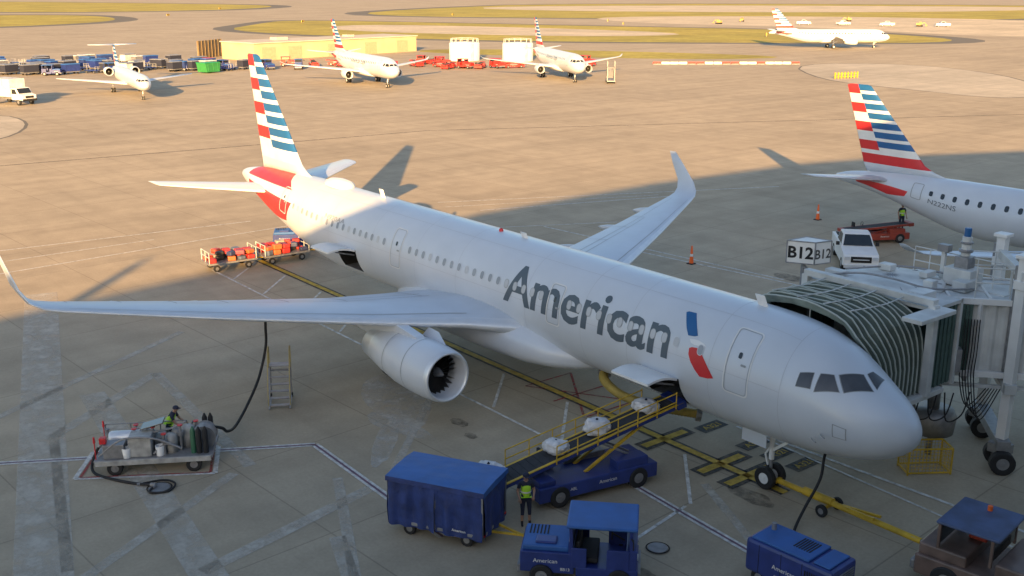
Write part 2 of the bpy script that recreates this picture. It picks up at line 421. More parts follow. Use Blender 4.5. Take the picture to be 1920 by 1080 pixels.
for sg in(1,-1):
    b=B('wing',A,[wingp,metal],smooth=True);wingloft(b,WS,sg,1,18);w=b.done()
    b=B('flap_seam',w,[line])
    for u0,y0,y1 in((.72,3.0,16.2),(.60,3.0,12.5),(.12,3.2,16.4)):
        ys=[y0+(y1-y0)*i/24 for i in range(25)]
        b.rings([[Vector((p[0],sg*p[1],p[2])) for p in (wpt(y,u0+d) for y in ys)] for d in(0,.008)],closed=False)
    for y in(3.3,6.4,8.6,10.8,12.6,14.4,16.2):
        b.rings([[Vector((p[0],sg*(p[1]+d),p[2])) for p in (wpt(y,u/20.) for u in (range(12,20) if y<13 else range(14,20)))] for d in(0,.035)],closed=False)
    b.done(False)
    for y,L in((7.9,3.3),(11.3,2.8),(14.4,2.2)):
        b=B('flap_track_fairing',w,[silver],smooth=True);lx=wpt(y,.55)[0];z=wz(y,lx,False)
        b.rings([[Vector((lx+L*t,sg*y+.17*s*math.cos(2*math.pi*j/16),z-.16+(.02-.14*t)+.26*s*math.sin(2*math.pi*j/16))) for j in range(16)] for t,s in((0,.05),(.08,.5),(.25,.95),(.5,1),(.75,.7),(.93,.3),(1,.05))],cap=True);b.done()
    e=nacelle(A,15.4,5.75,2.12,5.2,1.12,sg)
    b=B('pylon',e,[silver],smooth=False,bevel=.05)
    pr=[(16.6,3.0),(17.3,3.25),(18.8,3.45),(20.5,3.35),(23.0,3.0),(21.6,2.45),(20.2,2.4),(18.5,2.5)]
    b.rings([[Vector((x,sg*5.75+d*(.22 if 0<i<5 else .06),z)) for i,(x,z) in enumerate(pr)] for d in(-1,1)],cap=True);b.done()
    b=B('nacelle_strake',e,[silver]);b.poly([(16.6,sg*5.75-.75,2.9),(18.2,sg*5.75-.75,2.9),(18.1,sg*5.75-1.0,3.2),(17.4,sg*5.75-.98,3.17)]);b.done(False)
    gear(A,21.97,[sg*3.45,sg*4.25],.58,.58,.42,3.0,'landing_gear',.14)
    b=B('tailplane',A,[silver,metal],smooth=True);wingloft(b,[(38.3,.3,4.95,4.4,.1,5),(38.9,1.2,5.0,3.8,.1,5),(41.9,6.1,5.5,1.65,.09,5),(42.2,6.25,5.52,1.3,.05,5)],sg,1);b.done()
g=gear(A,5.07,[-.26,.26],.38,.38,.22,2.2,'nose_gear')
for s in(-1,1):
    b=B('gear_door',g,[silver]);b.box((5.5,s*.42,1.75),(1.0,.03,.5));b.done()
finmesh('tail_fin',A,[(35.4,5.85,6.6,.02),(36.6,6.25,5.4,.07),(37.2,6.6,4.85,.085),(41.6,12.15,1.55,.085),(41.9,12.25,1.1,.03)],{'zb':7.0,'rows':8,'full':(),'div':((40.1,6.6),(42.35,12.2))})
b=B('radome_fairing',A,[white],smooth=True)
b.rings([[Vector((31.9+2.6*t,.55*s*math.cos(math.pi*j/12),6.04+.42*s*math.sin(math.pi*j/12))) for j in range(13)] for t,s in((0,.05),(.06,.5),(.2,.9),(.45,1),(.75,.85),(.93,.45),(1,.05))],closed=False);b.done()
for x,h in((28.7,.42),(5.6,.38),(17.8,.25)):
    b=B('antenna',A,[white]);b.rings([[Vector((x+u*.4+ (z*.5),w_*.03,6.05+z)) for u,w_ in((0,0),(.5,1),(1,0),(.5,-1))] for z in(0,h)],cap=True);b.done()
b=B('beacon_light',A,[red],smooth=True);b.lathe([(6.05,.1),(6.18,.09),(6.22,.02)],(19.6,0,0),12,'z');b.done()
for q0,q1 in(((2.2,1.62,3.3),(1.95,1.75,3.28)),((2.45,1.68,3.1),(2.2,1.8,3.08))):
    b=B('pitot_probe',A,[steel]);b.cyl(q0,q1,.02,n=6);b.done()
# ------------------------------------------------------------------ regional jets
FE=[(x*.8,3.1+(t-4.02)*.8,3.1+(bo-4.02)*.8,hw*.762) for x,t,bo,hw in FS if x<=6]+[(20.5,4.756,1.444,1.505),(22.5,4.75,1.65,1.46),(24.5,4.72,2.15,1.3),(27,4.65,2.85,1.0),(29,4.5,3.3,.7),(30.6,4.3,3.55,.42),(31.5,4.05,3.65,.2)]
SE=Surf(FE)
def regional(label,loc,rz,reg='N222NS',group=None):
    T=thing('regional_jet',label,'airliner',loc,rz,group)
    b=B('fuselage',T,[silver,steel],smooth=True);X=[0,.03,.08]+[.16+.32*i for i in range(98)]+[31.5]
    b.rings([[SE.pt(x,2*math.pi*j/40) for j in range(40)] for x in X],cap=True);fu=b.done()
    b=B('belly_fairing',T,[silver],smooth=True)
    b.rings([[Vector((x,w*math.cos(2*math.pi*j/24),zc+h*math.sin(2*math.pi*j/24))) for j in range(24)] for x,w,zc,h in((9,.4,1.6,.2),(10.3,1.5,1.9,.6),(12,1.75,2,.75),(15.5,1.75,2,.75),(17.2,1.3,1.8,.5),(18.4,.3,1.6,.2))],cap=True);b.done()
    for sg in(1,-1):
        b=B('wing',T,[wingp,metal],smooth=True)
        wingloft(b,[(10.6,0,1.95,5.2,.13,3),(11.5,1.4,2.05,4.3,.13,5),(13.4,4.6,2.4,2.8,.12,6),(17.1,12.3,3.2,1.2,.1,6),(17.4,12.8,3.3,1.0,.1,15),(17.8,13.1,3.5,.7,.09,35),(18.1,13.3,3.7,.4,.08,50)],sg,1,12);b.done()
        e=nacelle(T,9.9,4.3,1.75,3.3,.76,sg)
        b=B('pylon',e,[silver]);b.box((12.1,sg*4.3,2.3),(2.6,.25,.6));b.done()
        b=B('tailplane',T,[silver,metal],smooth=True);wingloft(b,[(26.9,.2,4.15,2.9,.1,5),(29.6,4.9,4.6,1.25,.09,5),(29.8,5.0,4.62,1.0,.05,5)],sg,1,8);b.done()
        gear(T,15.3,[sg*2.35,sg*2.85],.45,.45,.3,2.1,'landing_gear',.1)
    gear(T,3.9,[-.2,.2],.3,.3,.18,1.7,'nose_gear',.07)
    finmesh('tail_fin',T,[(22.9,4.5,6.4,.02),(24.6,4.95,5.0,.07),(25.3,5.3,4.4,.085),(29.55,9.85,1.75,.085),(29.8,9.92,1.2,.03)],{'zb':5.9,'rows':7,'full':((5.65,5.05),),'div':((28.0,5.0),(30.5,9.9))})
    wx=5.6
    while wx<24.5:
        polyd('cabin_window',fu,SE,[(x,math.degrees(t)) for x,t in rr(wx,R(24),.26,.36,.11,1.57)],glass,.012,ds=.2,RR=1.57)
        wx+=.8
    for cx,ct,h in((3.9,22,1.7),(25.0,22,1.3)): outline('cabin_door',T,SE,cx,R(ct),.75,h,.14,.05,line,1.57,.012)
    for pts in(((2.5,38),(2.15,45),(2.1,24),(2.5,20)),((2.0,48),(1.5,60),(1.2,42),(1.95,26)),((1.45,64),(1.3,88),(.85,85),(1.12,46)),((1.3,92),(1.45,116),(1.12,134),(.85,95))):
        polyd('cockpit_window',T,SE,pts,glass,.012,RR=1.2,ds=.1,dx=.15)
    stext('registration',T,SE,reg,24.1,R(-1),1.9,.30,dgrey,1.57,.011,toff=0)
    stext('lettering',T,SE,'American Eagle',17,R(8),7.0,.62,dgrey,1.57,.011,toff=0)
    for sgn in(1,-1):
        mir=lambda p:[(x,t if sgn==1 else 180-t) for x,t in p]
        polyd('tail_stripe',fu,SE,mir([(25.6,12),(29.8,12),(29.6,-12),(27.2,-25),(25.8,-6)]),red,.008,RR=1.3,dx=.3)
    return T
RJ=regional('silver regional jet with striped tail parked at next gate',(-5,-33.6,0),0)
gp='regional jets parked on the far apron'
def far_jet(ng,rz,label):
    c,s=math.cos(R(rz)),math.sin(R(rz));o=(ng[0]-3.9*c,ng[1]-3.9*s,0)
    j=dup(RJ,o,rz,label=label);j['group']=gp;return j
far_jet((132.8,-65.2),-11,'silver regional jet parked near tan storage building')
far_jet((121.6,-95.2),-25,'silver regional jet parked near white storage tanks')
j=far_jet((149,-223.5),53,'silver regional jet taxiing beyond the apron');del j['group']
FT=[(x*.62,2.45+(t-4.02)*.55,2.45+(bo-4.02)*.55,hw*.578) for x,t,bo,hw in FS if x<=6]+[(19,3.59,1.31,1.14),(21,3.58,1.5,1.1),(23,3.5,1.9,.9),(25.5,3.35,2.4,.55),(27.8,3.1,2.75,.15)]
ST=Surf(FT)
T=thing('small_regional_jet','slim silver T-tail regional jet parked on apron','airliner',(135.5,-27.3,0),-10)
b=B('fuselage',T,[silver],smooth=True);b.rings([[ST.pt(x,2*math.pi*j/28) for j in range(28)] for x in [0,.05]+[.15+.4*i for i in range(69)]+[27.8]],cap=True);fu=b.done()
for sg in(1,-1):
    b=B('wing',T,[wingp,metal],smooth=True);wingloft(b,[(11,0,1.55,4.6,.13,3),(12.2,1.2,1.6,3.8,.13,3),(14,4,1.85,2.4,.12,4),(16.4,9.9,2.35,1.0,.1,5)],sg,1,10);b.done()
    e=nacelle(T,19.2,1.95,2.9,3.4,.72,sg)
    b=B('pylon',e,[silver]);b.box((21,sg*1.25,2.8),(1.8,.6,.25));b.done()
    b=B('tailplane',T,[silver,metal],smooth=True);wingloft(b,[(25.3,0,6.6,2.1,.09,0),(26.7,3.7,6.6,1.1,.09,0)],sg,1,8);b.done()
    gear(T,16.6,[sg*1.8,sg*2.2],.35,.35,.25,1.6,'landing_gear',.09)
gear(T,3.2,[-.15,.15],.25,.25,.15,1.4,'nose_gear',.06)
finmesh('tail_fin',T,[(21.6,3.3,4.6,.03),(22.6,3.7,3.9,.08),(25.2,6.65,2.2,.08)],{'zb':3.9,'rows':5,'full':(),'div':((25.2,3.7),(26.5,6.6))})
for pts in(((2.0,38),(1.7,45),(1.65,24),(2.0,20)),((1.6,48),(1.2,60),(.95,42),(1.5,26)),((1.15,64),(1.0,88),(.65,85),(.9,46)),((1.0,92),(1.15,116),(.9,134),(.65,95))): polyd('cockpit_window',T,ST,pts,glass,.012,RR=1.,ds=.1,dx=.15)
# ------------------------------------------------------------------ ground
def ground_mat(name,c1,c2,slab=6.1,joint=.03,rot=-4,stain=1.,jd=.7):
    m=bpy.data.materials.new(name);m.use_nodes=True;nt=m.node_tree;N_=nt.nodes.new;L=nt.links.new;p=nt.nodes['Principled BSDF']
    p.inputs['Roughness'].default_value=.8;p.inputs['Specular IOR Level'].default_value=.2
    g=N_('ShaderNodeNewGeometry');mp=N_('ShaderNodeMapping');mp.inputs['Rotation'].default_value=(0,0,R(rot));L(g.outputs['Position'],mp.inputs['Vector'])
    br=N_('ShaderNodeTexBrick');br.offset=0;br.squash=1;br.inputs['Scale'].default_value=1;br.inputs['Brick Width'].default_value=slab;br.inputs['Row Height'].default_value=slab
    br.inputs['Mortar Size'].default_value=joint;br.inputs['Mortar Smooth'].default_value=.3;br.inputs['Bias'].default_value=0
    br.inputs['Color1'].default_value=(*c1,1);br.inputs['Color2'].default_value=(*c2,1);br.inputs['Mortar'].default_value=(*[x*jd for x in c1],1)
    L(mp.outputs[0],br.inputs['Vector'])
    def nz(sc,det,vec,lo,hi,a,c,rg=.6):
        n=N_('ShaderNodeTexNoise');n.inputs['Scale'].default_value=sc;n.inputs['Detail'].default_value=det;n.inputs['Roughness'].default_value=rg;L(vec,n.inputs['Vector'])
        r=N_('ShaderNodeMapRange');r.inputs[1].default_value=lo;r.inputs[2].default_value=hi;r.inputs[3].default_value=a;r.inputs[4].default_value=c;L(n.outputs['Fac'],r.inputs[0]);return r.outputs[0],n
    s1,_=nz(.045,5,g.outputs['Position'],.35,.65,1-.09*stain,1+.07*stain)
    s2,_=nz(.5,8,g.outputs['Position'],.35,.7,1-.11*stain,1+.07*stain)
    st=N_('ShaderNodeMapping');st.inputs['Scale'].default_value=(1.,.07,1);st.inputs['Rotation'].default_value=(0,0,R(rot+38));L(g.outputs['Position'],st.inputs['Vector'])
    s3,_=nz(.35,5,st.outputs[0],.4,.7,1+.06*stain,1-.12*stain)
    s4,n4=nz(9,4,g.outputs['Position'],.3,.7,.92,1.06)
    st2=N_('ShaderNodeMapping');st2.inputs['Scale'].default_value=(.05,1.,1);st2.inputs['Rotation'].default_value=(0,0,R(rot));L(g.outputs['Position'],st2.inputs['Vector'])
    s5,_=nz(.6,5,st2.outputs[0],.5,.75,1.,1-.10*stain)
    cur=br.outputs['Color']
    for s in(s1,s2,s3,s4,s5):
        v=N_('ShaderNodeVectorMath');v.operation='SCALE';L(cur,v.inputs[0]);L(s,v.inputs['Scale']);cur=v.outputs[0]
    L(cur,p.inputs['Base Color'])
    bp=N_('ShaderNodeBump');bp.inputs['Strength'].default_value=.15;bp.inputs['Distance'].default_value=.01;L(n4.outputs['Fac'],bp.inputs['Height']);L(bp.outputs[0],p.inputs['Normal'])
    return m
conc=ground_mat('apron_concrete',(.42,.35,.255),(.405,.335,.242))
lconc=ground_mat('light_concrete',(.50,.44,.35),(.48,.42,.33))
asph=ground_mat('shoulder_asphalt',(.17,.155,.13),(.16,.145,.12),slab=40,stain=.6)
grass=ground_mat('dry_grass',(.45,.36,.07),(.38,.32,.06),slab=23,joint=0.,stain=1.8,jd=1)
sand=ground_mat('bare_sand',(.62,.52,.38),(.56,.47,.34),slab=17,joint=0.,stain=1.4,jd=1)
def sheet(name,pts,z,m,kind=True):
    b=B(name,None,[m]);b.poly([(x,y,z) for x,y in pts]);o=b.done(False)
    if o.data.polygons[0].normal.z<0:o.data.flip_normals()
    o['kind']='structure';return o
sheet('ground',[(-2500,-6000),(8000,-6000),(8000,6000),(-2500,6000)],0,conc)
def grow(pts,k,d=0):
    cx=sum(p[0] for p in pts)/len(pts);cy=sum(p[1] for p in pts)/len(pts);o=[]
    for x,y in pts:
        v=Vector((x-cx,y-cy));L=v.length;v=v*((L*k+d)/L);o.append((cx+v.x,cy+v.y))
    return o
def smoothpoly(pts,it=2):
    for _ in range(it):
        o=[]
        for i in range(len(pts)):
            p,q=pts[i],pts[(i+1)%len(pts)];o+=[(p[0]*.75+q[0]*.25,p[1]*.75+q[1]*.25),(p[0]*.25+q[0]*.75,p[1]*.25+q[1]*.75)]
        pts=o
    return pts
GR=[[(610,-60),(597,-121),(560,-158),(486,-146),(444,-112),(425,-60)],[(1100,-190),(795,-345),(700,-335),(617,-245),(640,-120),(900,-60)],
[(350,-132),(400,-170),(435,-200),(400,-225),(311,-262),(225,-305),(165,-290),(150,-262),(178,-225),(227,-173),(280,-146)],
[(560,-323),(700,-600),(300,-900),(227,-470),(300,-400),(370,-330),(470,-262)],[(217,-127),(192,-155),(137,-183),(146,-152),(202,-118)]]
for i,g_ in enumerate(GR):
    if i in(0,1,2,3): sheet('taxiway_shoulder',smoothpoly(grow(g_,1.03,(11,11,5,7)[i])),.004,asph)
    sheet('grass',smoothpoly(g_),.008,grass)
sheet('grass',[(1100,-700),(3000,-400),(8000,-2000),(8000,-5900),(900,-5900),(600,-1500)],.008,grass)
sheet('ground_patch',smoothpoly([(396,-345),(330,-450),(211,-480),(140,-340),(160,-305),(241,-325),(320,-300)],2),.012,sand)
sheet('ground_patch',smoothpoly([(620,-420),(560,-620),(330,-800),(330,-560),(480,-400)],2),.012,sand)
sheet('ground_patch',smoothpoly([(330,-160),(380,-200),(300,-240),(225,-250),(240,-200)],2),.012,sand)
ISL=smoothpoly([(127,-160),(111.4,-180),(84,-168),(64,-142),(62,-126),(81.5,-129),(99,-132)])
sheet('apron_island',grow(ISL,1.0,.5),.004,asph);sheet('apron_island',ISL,.008,lconc)
ISL=smoothpoly([(134,-7.1),(121.7,-8),(108,-2),(104,8),(134,14)]);sheet('apron_island',grow(ISL,1.,.4),.004,asph);sheet('apron_island',ISL,.008,lconc)
def faded(name,col,a,sc=1.5,rough=.7):
    m=bpy.data.materials.new(name);m.use_nodes=True;nt=m.node_tree;N_=nt.nodes.new;L=nt.links.new;p=nt.nodes['Principled BSDF'];p.inputs['Base Color'].default_value=(*col,1);p.inputs['Roughness'].default_value=rough;p.inputs['Specular IOR Level'].default_value=.2
    g=N_('ShaderNodeNewGeometry');n=N_('ShaderNodeTexNoise');n.inputs['Scale'].default_value=sc;n.inputs['Detail'].default_value=8;n.inputs['Roughness'].default_value=.7;L(g.outputs['Position'],n.inputs['Vector'])
    r=N_('ShaderNodeMapRange');r.inputs[1].default_value=.35;r.inputs[2].default_value=.65;r.inputs[3].default_value=max(0,a-.35);r.inputs[4].default_value=min(1,a+.25);L(n.outputs['Fac'],r.inputs[0]);L(r.outputs[0],p.inputs['Alpha']);return m
mw=faded('worn_white_marking',(.72,.71,.68),.75,3);my=faded('worn_yellow_marking',(.62,.42,.06),.9,3);mk=faded('worn_black_marking',(.05,.05,.05),.8,2)
mr_=faded('worn_red_marking',(.35,.05,.05),.7,3);mf=faded('faded_marking',(.58,.54,.47),.5,1.2);mo=faded('oil_stain',(.05,.045,.04),.28,2.5);mj=faded('joint_sealant',(.08,.07,.065),.6,2);mwet=faded('pale_smear',(.62,.59,.54),.36,1.0)
def marks(name,segs,m,z):
    b=B(name,None,[m])
    for sgm in segs:
        *P_,w=sgm
        for i in range(len(P_)-1):
            p=Vector(P_[i]);q=Vector(P_[i+1]);d=(q-p).normalized();n=Vector((-d.y,d.x))*w/2
            b.poly([(*(p-n),z),(*(q-n),z),(*(q+n),z),(*(p+n),z)])
    o=b.done(False);o['kind']='structure';return o
L1=[(27,27),(17.4,10.3),(9.0,10.5)];L1b=[(12.5,3.2),(8.1,3.5),(2.9,3.9),(-6,4.6)]
marks('ground_marking',[(*L1,.3),(*L1b,.3),((43,3.15),(12.9,3.3),.12)]+[((x,.4),(x-2.7,3.05),.12) for x in(43,39.2,35,31,27,22.9,18.9,14.8,8.5)]+
 [((55.7,13),(53.9,-4.4),.14),((49.6,14),(50.6,.5),(51.,-8),.14),((52.6,12),(52.6,3),.12),((51.3,-18.5),(39.4,-44.4),.14),((46.9,-19.3),(41.4,-36.3),.14),((39.9,-19.5),(21,-21.3),.14),((31.8,-19.4),(15,-21.6),.14),((49.5,-18),(43,-34),.1),((8,-3.15),(-2,-3.6),.14),((5.8,3.3),(5.2,6.5),.12),
 ((44,-12),(36,-28),.1),((-2,-2.4),(9,-3),.1)],mw,.020)
marks('ground_marking',[(*L1,.09),(*L1b,.09)],mat('purple_marking',(.16,.09,.13),.7,0,.3,3),.024)
marks('ground_marking',[((43.5,0),(4.4,0),.52)]+[((x,-1.35),(x,1.2),.7) for x in(9.9,7.2,6.0)],mk,.016)
marks('ground_marking',[((43.5,0),(4.4,0),.28)]+[((x,-1.15),(x,1.05),.32) for x in(9.9,7.2,6.0)],my,.022)
marks('ground_marking',[((x,-2.9),(x,-1.6),.62) for x in(9.6,7.6,6.5,5.4)],mk,.012)
for x in(9.45,7.45,6.35,5.25):
    o=flat_text(None,'A321',(x,-2.25,.02),(0,-1,0),(1,0,0),.3,my,'ground_marking');o['kind']='structure'
marks('ground_marking',[((17.2,.6),(13.0,-1.9),.1),((17.2,-1.9),(13.4,.8),.1),((17.2,.6),(17.2,-1.9),.1),((13.2,.8),(13.2,-1.9),.1),((15.2,.8),(15.2,-1.9),.1)],mr_,.018)
bx=[(19.9,18.0),(17.4,14.1),(19.4,13.1),(21.7,16.8)]
marks('ground_marking',[(bx[i],bx[(i+1)%4],.16) for i in range(4)],mw,.026)
bx2=grow(bx,.93);marks('ground_marking',[(bx2[i],bx2[(i+1)%4],.09) for i in range(4)],mr_,.029)
marks('ground_marking',[((44,12.4),(28,16.8),(12,21.2),1.6),((27.5,15),(10,17.1),1.0),((28.2,12.1),(17.2,12.9),.45),((17.0,13.6),(12,22),.4),((13.2,10.3),(11.6,17),.5),((28.2,12.1),(24,17.5),.5),((33,9),(27,19),.4),((14.5,11),(6,15),.35),((6.5,1.6),(-2,6),.3),((21,2),(13.5,9.5),.3),((11,13),(7,14.5),.5),((24,17.5),(14,20),.35)],mf,.012)
marks('pavement_joint',[((92,25),(87.7,-20.9),(86.1,-41.1),(52,-110),(35,-150),.3)],mj,.012)
def blob(c,rx,ry,rot=0,n=40,seed=0):
    o=[]
    for i in range(n):
        a=2*math.pi*i/n;k=1+.3*noise.noise(Vector((math.cos(a)*1.5+seed,math.sin(a)*1.5,seed)));x,y=rx*k*math.cos(a),ry*k*math.sin(a)
        o.append((c[0]+x*math.cos(R(rot))-y*math.sin(R(rot)),c[1]+x*math.sin(R(rot))+y*math.cos(R(rot))))
    return o
for i,(c,rx,ry,rot) in enumerate((((19.5,5.5),3.3,1.1,-20),((17,7),1.8,.5,10),((16,8.2),2.2,.4,-40))): sheet('pavement_stain',blob(c,rx,ry,rot,seed=i),.013+.001*i,mwet)
for i,(c,rx,ry,rot) in enumerate((((15.8,5.0),.5,.25,0),((14.5,5.4),.3,.2,0),((5,1.1),.9,.4,0),((21.5,2.4),1.5,.6,10),((22.3,-3.8),1.2,.6,0),((21,-22),1.2,.6,0),((3.6,7.4),.7,.4,0),((8.2,6.3),.8,.3,0))): sheet('oil_stain',blob(c,rx,ry,rot,seed=i+7),.0145+.0005*i,mo)
def cover(c,r,label):
    t=thing('manhole_cover',label,'manhole cover',(c[0],c[1],0));b=B('lid',t,[steel,dark]);b.lathe([(.03,r*.98),(.045,r),(.03,r*1.1)],(0,0,0),28,'z',1)
    b.cyl((0,0,.028),(0,0,.04),r*.9,n=24,m=0);b.done()
cover((17.5,16.0),.38,'round grey fuel hydrant pit cover in the apron');cover((4.5,5.9),.33,'round dark drain cover set in concrete')
# ------------------------------------------------------------------ covered baggage cart
def covered_cart(label,loc,rz):
    T=thing('baggage_cart',label,'baggage cart',loc,rz);L,W=3.1,1.75
    b=B('chassis',T,[steel,yel],bevel=.01);b.box((0,0,.46),(L,W,.1));b.box((0,0,.36),(L*.8,.25,.12))
    for x in(-.95,.95):b.box((x,0,.24),(.1,W-.3,.1))
    b.done()
    b=B('drawbar',T,[yel]);b.beam((L/2,.25,.38),(L/2+.9,0,.32),.06).beam((L/2,-.25,.38),(L/2+.9,0,.32),.06).beam((L/2+.9,0,.32),(L/2+1.2,0,.32),.08);b.done()
    for x in(-L/2+.03,0,L/2-.03):
        for y in(-W/2+.03,W/2-.03):
            b=B('corner_post',T,[steel]);b.box((x*1.01,y*1.03,1.17),(.05,.05,1.4));b.done()
    b=B('curtain',T,[tarp,vblue],smooth=True)
    def wall(p,q,seed):
        p=Vector(p);q=Vector(q);d=q-p;n=Vector((-d.y,d.x,0)).normalized();K=60;rs=[]
        for i in range(K+1):
            t=i/K;col=[]
            for z in(.36,.6,.9,1.2,1.5,1.75,1.9):
                a=.035*math.sin(t*d.length*13+seed+.5*math.sin(z*3+seed))+.04*math.sin(t*d.length*5.3+seed*2)*math.sin(z*2.2)+.06*noise.noise(Vector((t*5+seed,z*1.8,0)))
                col.append(p+d*t-n*(.03+a*min(1,(2.0-z)*1.4))+Vector((0,0,z)))
            rs.append(col)
        b.rings(rs,closed=False)
    c=[(-L/2,-W/2,0),(L/2,-W/2,0),(L/2,W/2,0),(-L/2,W/2,0)]
    for i in range(4):
        if i in(0,2):
            m_=(Vector(c[i])+Vector(c[(i+1)%4]))/2;wall(c[i],tuple(m_),i);wall(tuple(m_),c[(i+1)%4],i+9)
        else: wall(c[i],c[(i+1)%4],i)
    b.done(False)
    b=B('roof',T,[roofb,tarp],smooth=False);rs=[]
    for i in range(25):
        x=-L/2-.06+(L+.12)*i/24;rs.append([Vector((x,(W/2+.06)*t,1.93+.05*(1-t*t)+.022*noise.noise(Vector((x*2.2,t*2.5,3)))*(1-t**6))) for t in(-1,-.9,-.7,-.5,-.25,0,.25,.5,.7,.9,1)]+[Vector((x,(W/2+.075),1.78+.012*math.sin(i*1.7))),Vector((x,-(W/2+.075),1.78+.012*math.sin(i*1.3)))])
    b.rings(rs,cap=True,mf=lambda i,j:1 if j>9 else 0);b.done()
    for y in(-1,1): flat_text(T,'American',(.8,y*(W/2+.085),.56),(-y,0,0),(0,0,1),.08,white)
    for x in(-.95,.95):
        for y in(-.68,.68): wheel(T,(x,y,.2),.2,.12)
    for x in(-L/2+.02,L/2-.02):
        for y in(-1,1):
            b=B('reflector',T,[red]);b.box((x*1.03,y*(W/2-.1),.5),(.02,.12,.06));b.done()
    return T
BC=covered_cart('blue covered baggage cart with dark curtains beside belt loader',(9.3,10.1,0),-150.6)
# ------------------------------------------------------------------ belt loader
def belt_loader(label,loc,rz,body=vblue,low=.9,high=2.45,x0=-3.6,x1=3.5,rail=yel):
    T=thing('belt_loader',label,'belt loader',loc,rz)
    b=B('chassis',T,[body,steel],bevel=.03);b.box((0,0,.52),(4.5,1.7,.5));b.box((-1.9,.0,.85),(.6,1.5,.2));b.box((1.3,-.55,.9),(1.2,.5,.35));b.box((.2,.62,.86),(1.6,.35,.22),1)
    b.box((2.28,0,.45),(.12,1.5,.2),1);b.done()
    for x in(-1.5,1.5):
        for y in(-.75,.75):wheel(T,(x,y*1.04,.36),.36,.22)
    p=Vector((x0,0,low));q=Vector((x1,0,high));d=(q-p).normalized();up=Vector((-d.z,0,d.x))
    b=B('conveyor_frame',T,[body,rail,steel],bevel=.01)
    for y in(-.46,.46):b.beam(p+Vector((0,y,0)),q+Vector((0,y,0)),.08,.13);b.beam(p+up*.08+Vector((0,y,0)),q+up*.08+Vector((0,y,0)),.1,.035,1)
    for k in range(9):
        c=p+(q-p)*((k+.5)/9)-up*.1;b.box(c,(.05,.9,.05),2)
    b.beam((-.3,-.35,.75),p+(q-p)*.78-up*.1+Vector((0,-.35,0)),.09,m=1).beam((-.3,.35,.75),p+(q-p)*.78-up*.1+Vector((0,.35,0)),.09,m=1)
    b.beam((1.9,-.35,.75),p+(q-p)*.55-up*.1+Vector((0,-.35,0)),.07,m=2).beam((1.9,.35,.75),p+(q-p)*.55-up*.1+Vector((0,.35,0)),.07,m=2)
    b.done()
    b=B('belt',T,[mat('belt_rubber',(.035,.035,.04),.8,0,.3,4)]);b.beam(p+up*.07,q+up*.07,.82,.05)
    for k in range(26):
        c=p+(q-p)*((k+.5)/26)+up*.1;b.beam(c-d*.012,c+d*.012,.8,.015)
    b.done()
    b=B('end_roller',T,[body],bevel=.02);b.beam(q-d*.25,q+d*.12,1.02,.26);b.done()
    b=B('end_roller',T,[body],bevel=.02);b.beam(p-d*.1,p+d*.2,1.0,.24);b.done()
    if rail is not body:
      for y in(-.55,.55):
        b=B('handrail',T,[rail])
        k0,k1=(.12,.86) if y>0 else (.3,.95)
        a=p+(q-p)*k0;c=p+(q-p)*k1;n=6
        for h in(.3,.62):
            b.cyl(a+Vector((0,y,h)),c+Vector((0,y,h-.05)),.022,n=8)
        for i in range(n+1):
            s=a+(c-a)*i/n;b.cyl(s+Vector((0,y,0)),s+Vector((0,y,.62)),.02,n=8)
        b.done()
    b=B('driver_seat',T,[black],bevel=.03);b.box((-1.2,.6,.95),(.45,.4,.12)).box((-1.42,.6,1.2),(.1,.4,.45));b.done()
    b=B('steering_wheel',T,[black]);b.tube([(-.75+.02*math.sin(a),.6+.17*math.cos(a),1.25+.17*math.sin(a)) for a in [R(30*i) for i in range(13)]],.015,6,res=2);b.cyl((-.55,.6,.85),(-.75,.6,1.25),.02,n=6);b.done()
    for y in(-1,1):
        flat_text(T,'American',(.3,y*.858,.5),(-y,0,0),(0,0,1),.12,white,off=0);flat_text(T,'ABL',(-1.0 if y<0 else 1.0,y*.858,.5),(-y,0,0),(0,0,1),.1,white,off=0)
    return T
BL=belt_loader('blue belt loader with yellow rails raised to cargo door',(8.8,4.85,0),-100.5)
def bag(label,loc,s,m=bagw,rz=0,seed=0,name='baggage_bag'):
    T=thing(name,label,'bag',loc,rz);b=B('bag_body',T,[m],smooth=True)
    bmesh.ops.create_icosphere(b.bm,subdivisions=4,radius=1)
    for v in b.bm.verts:
        p=v.co.copy();k=1+.25*noise.noise(p*1.6+Vector((seed,0,0)))+.14*noise.noise(p*4+Vector((0,seed,0)))+.08*abs(noise.noise(p*9))
        p=Vector((math.copysign(abs(p.x)**.7,p.x),math.copysign(abs(p.y)**.7,p.y),math.copysign(abs(p.z)**.8,p.z)))*k
        v.co=Vector((p.x*s[0],p.y*s[1],max(p.z*s[2],-s[2]*.8)+s[2]*.8))
    for f in b.bm.faces:f.smooth=True
    b.done();b=B('bag_tie',T,[navy],smooth=True);b.lathe([(s[2]*1.7,.03),(s[2]*1.85,.05),(s[2]*2.0,.02)],(0,0,0),8,'z');b.done();return T
def onloader(k,off=0.):
    r=R(-100.5);p=Vector((-3.6+7.1*k,off,.9+1.55*k+.1));return (8.8+p.x*math.cos(r)-p.y*math.sin(r),4.85+p.x*math.sin(r)+p.y*math.cos(r),p.z)
for i,(k,o,s) in enumerate(((.0,.05,(.46,.40,.34)),(.34,0,(.42,.32,.22)),(.56,.02,(.42,.34,.26)),(.83,0,(.42,.34,.22)))):
    o_=bag('white plastic wrapped bag lying on loader belt',onloader(k,o),s,rz=random.uniform(0,90),seed=i*3.3);o_['group']='white bags on the belt loader'
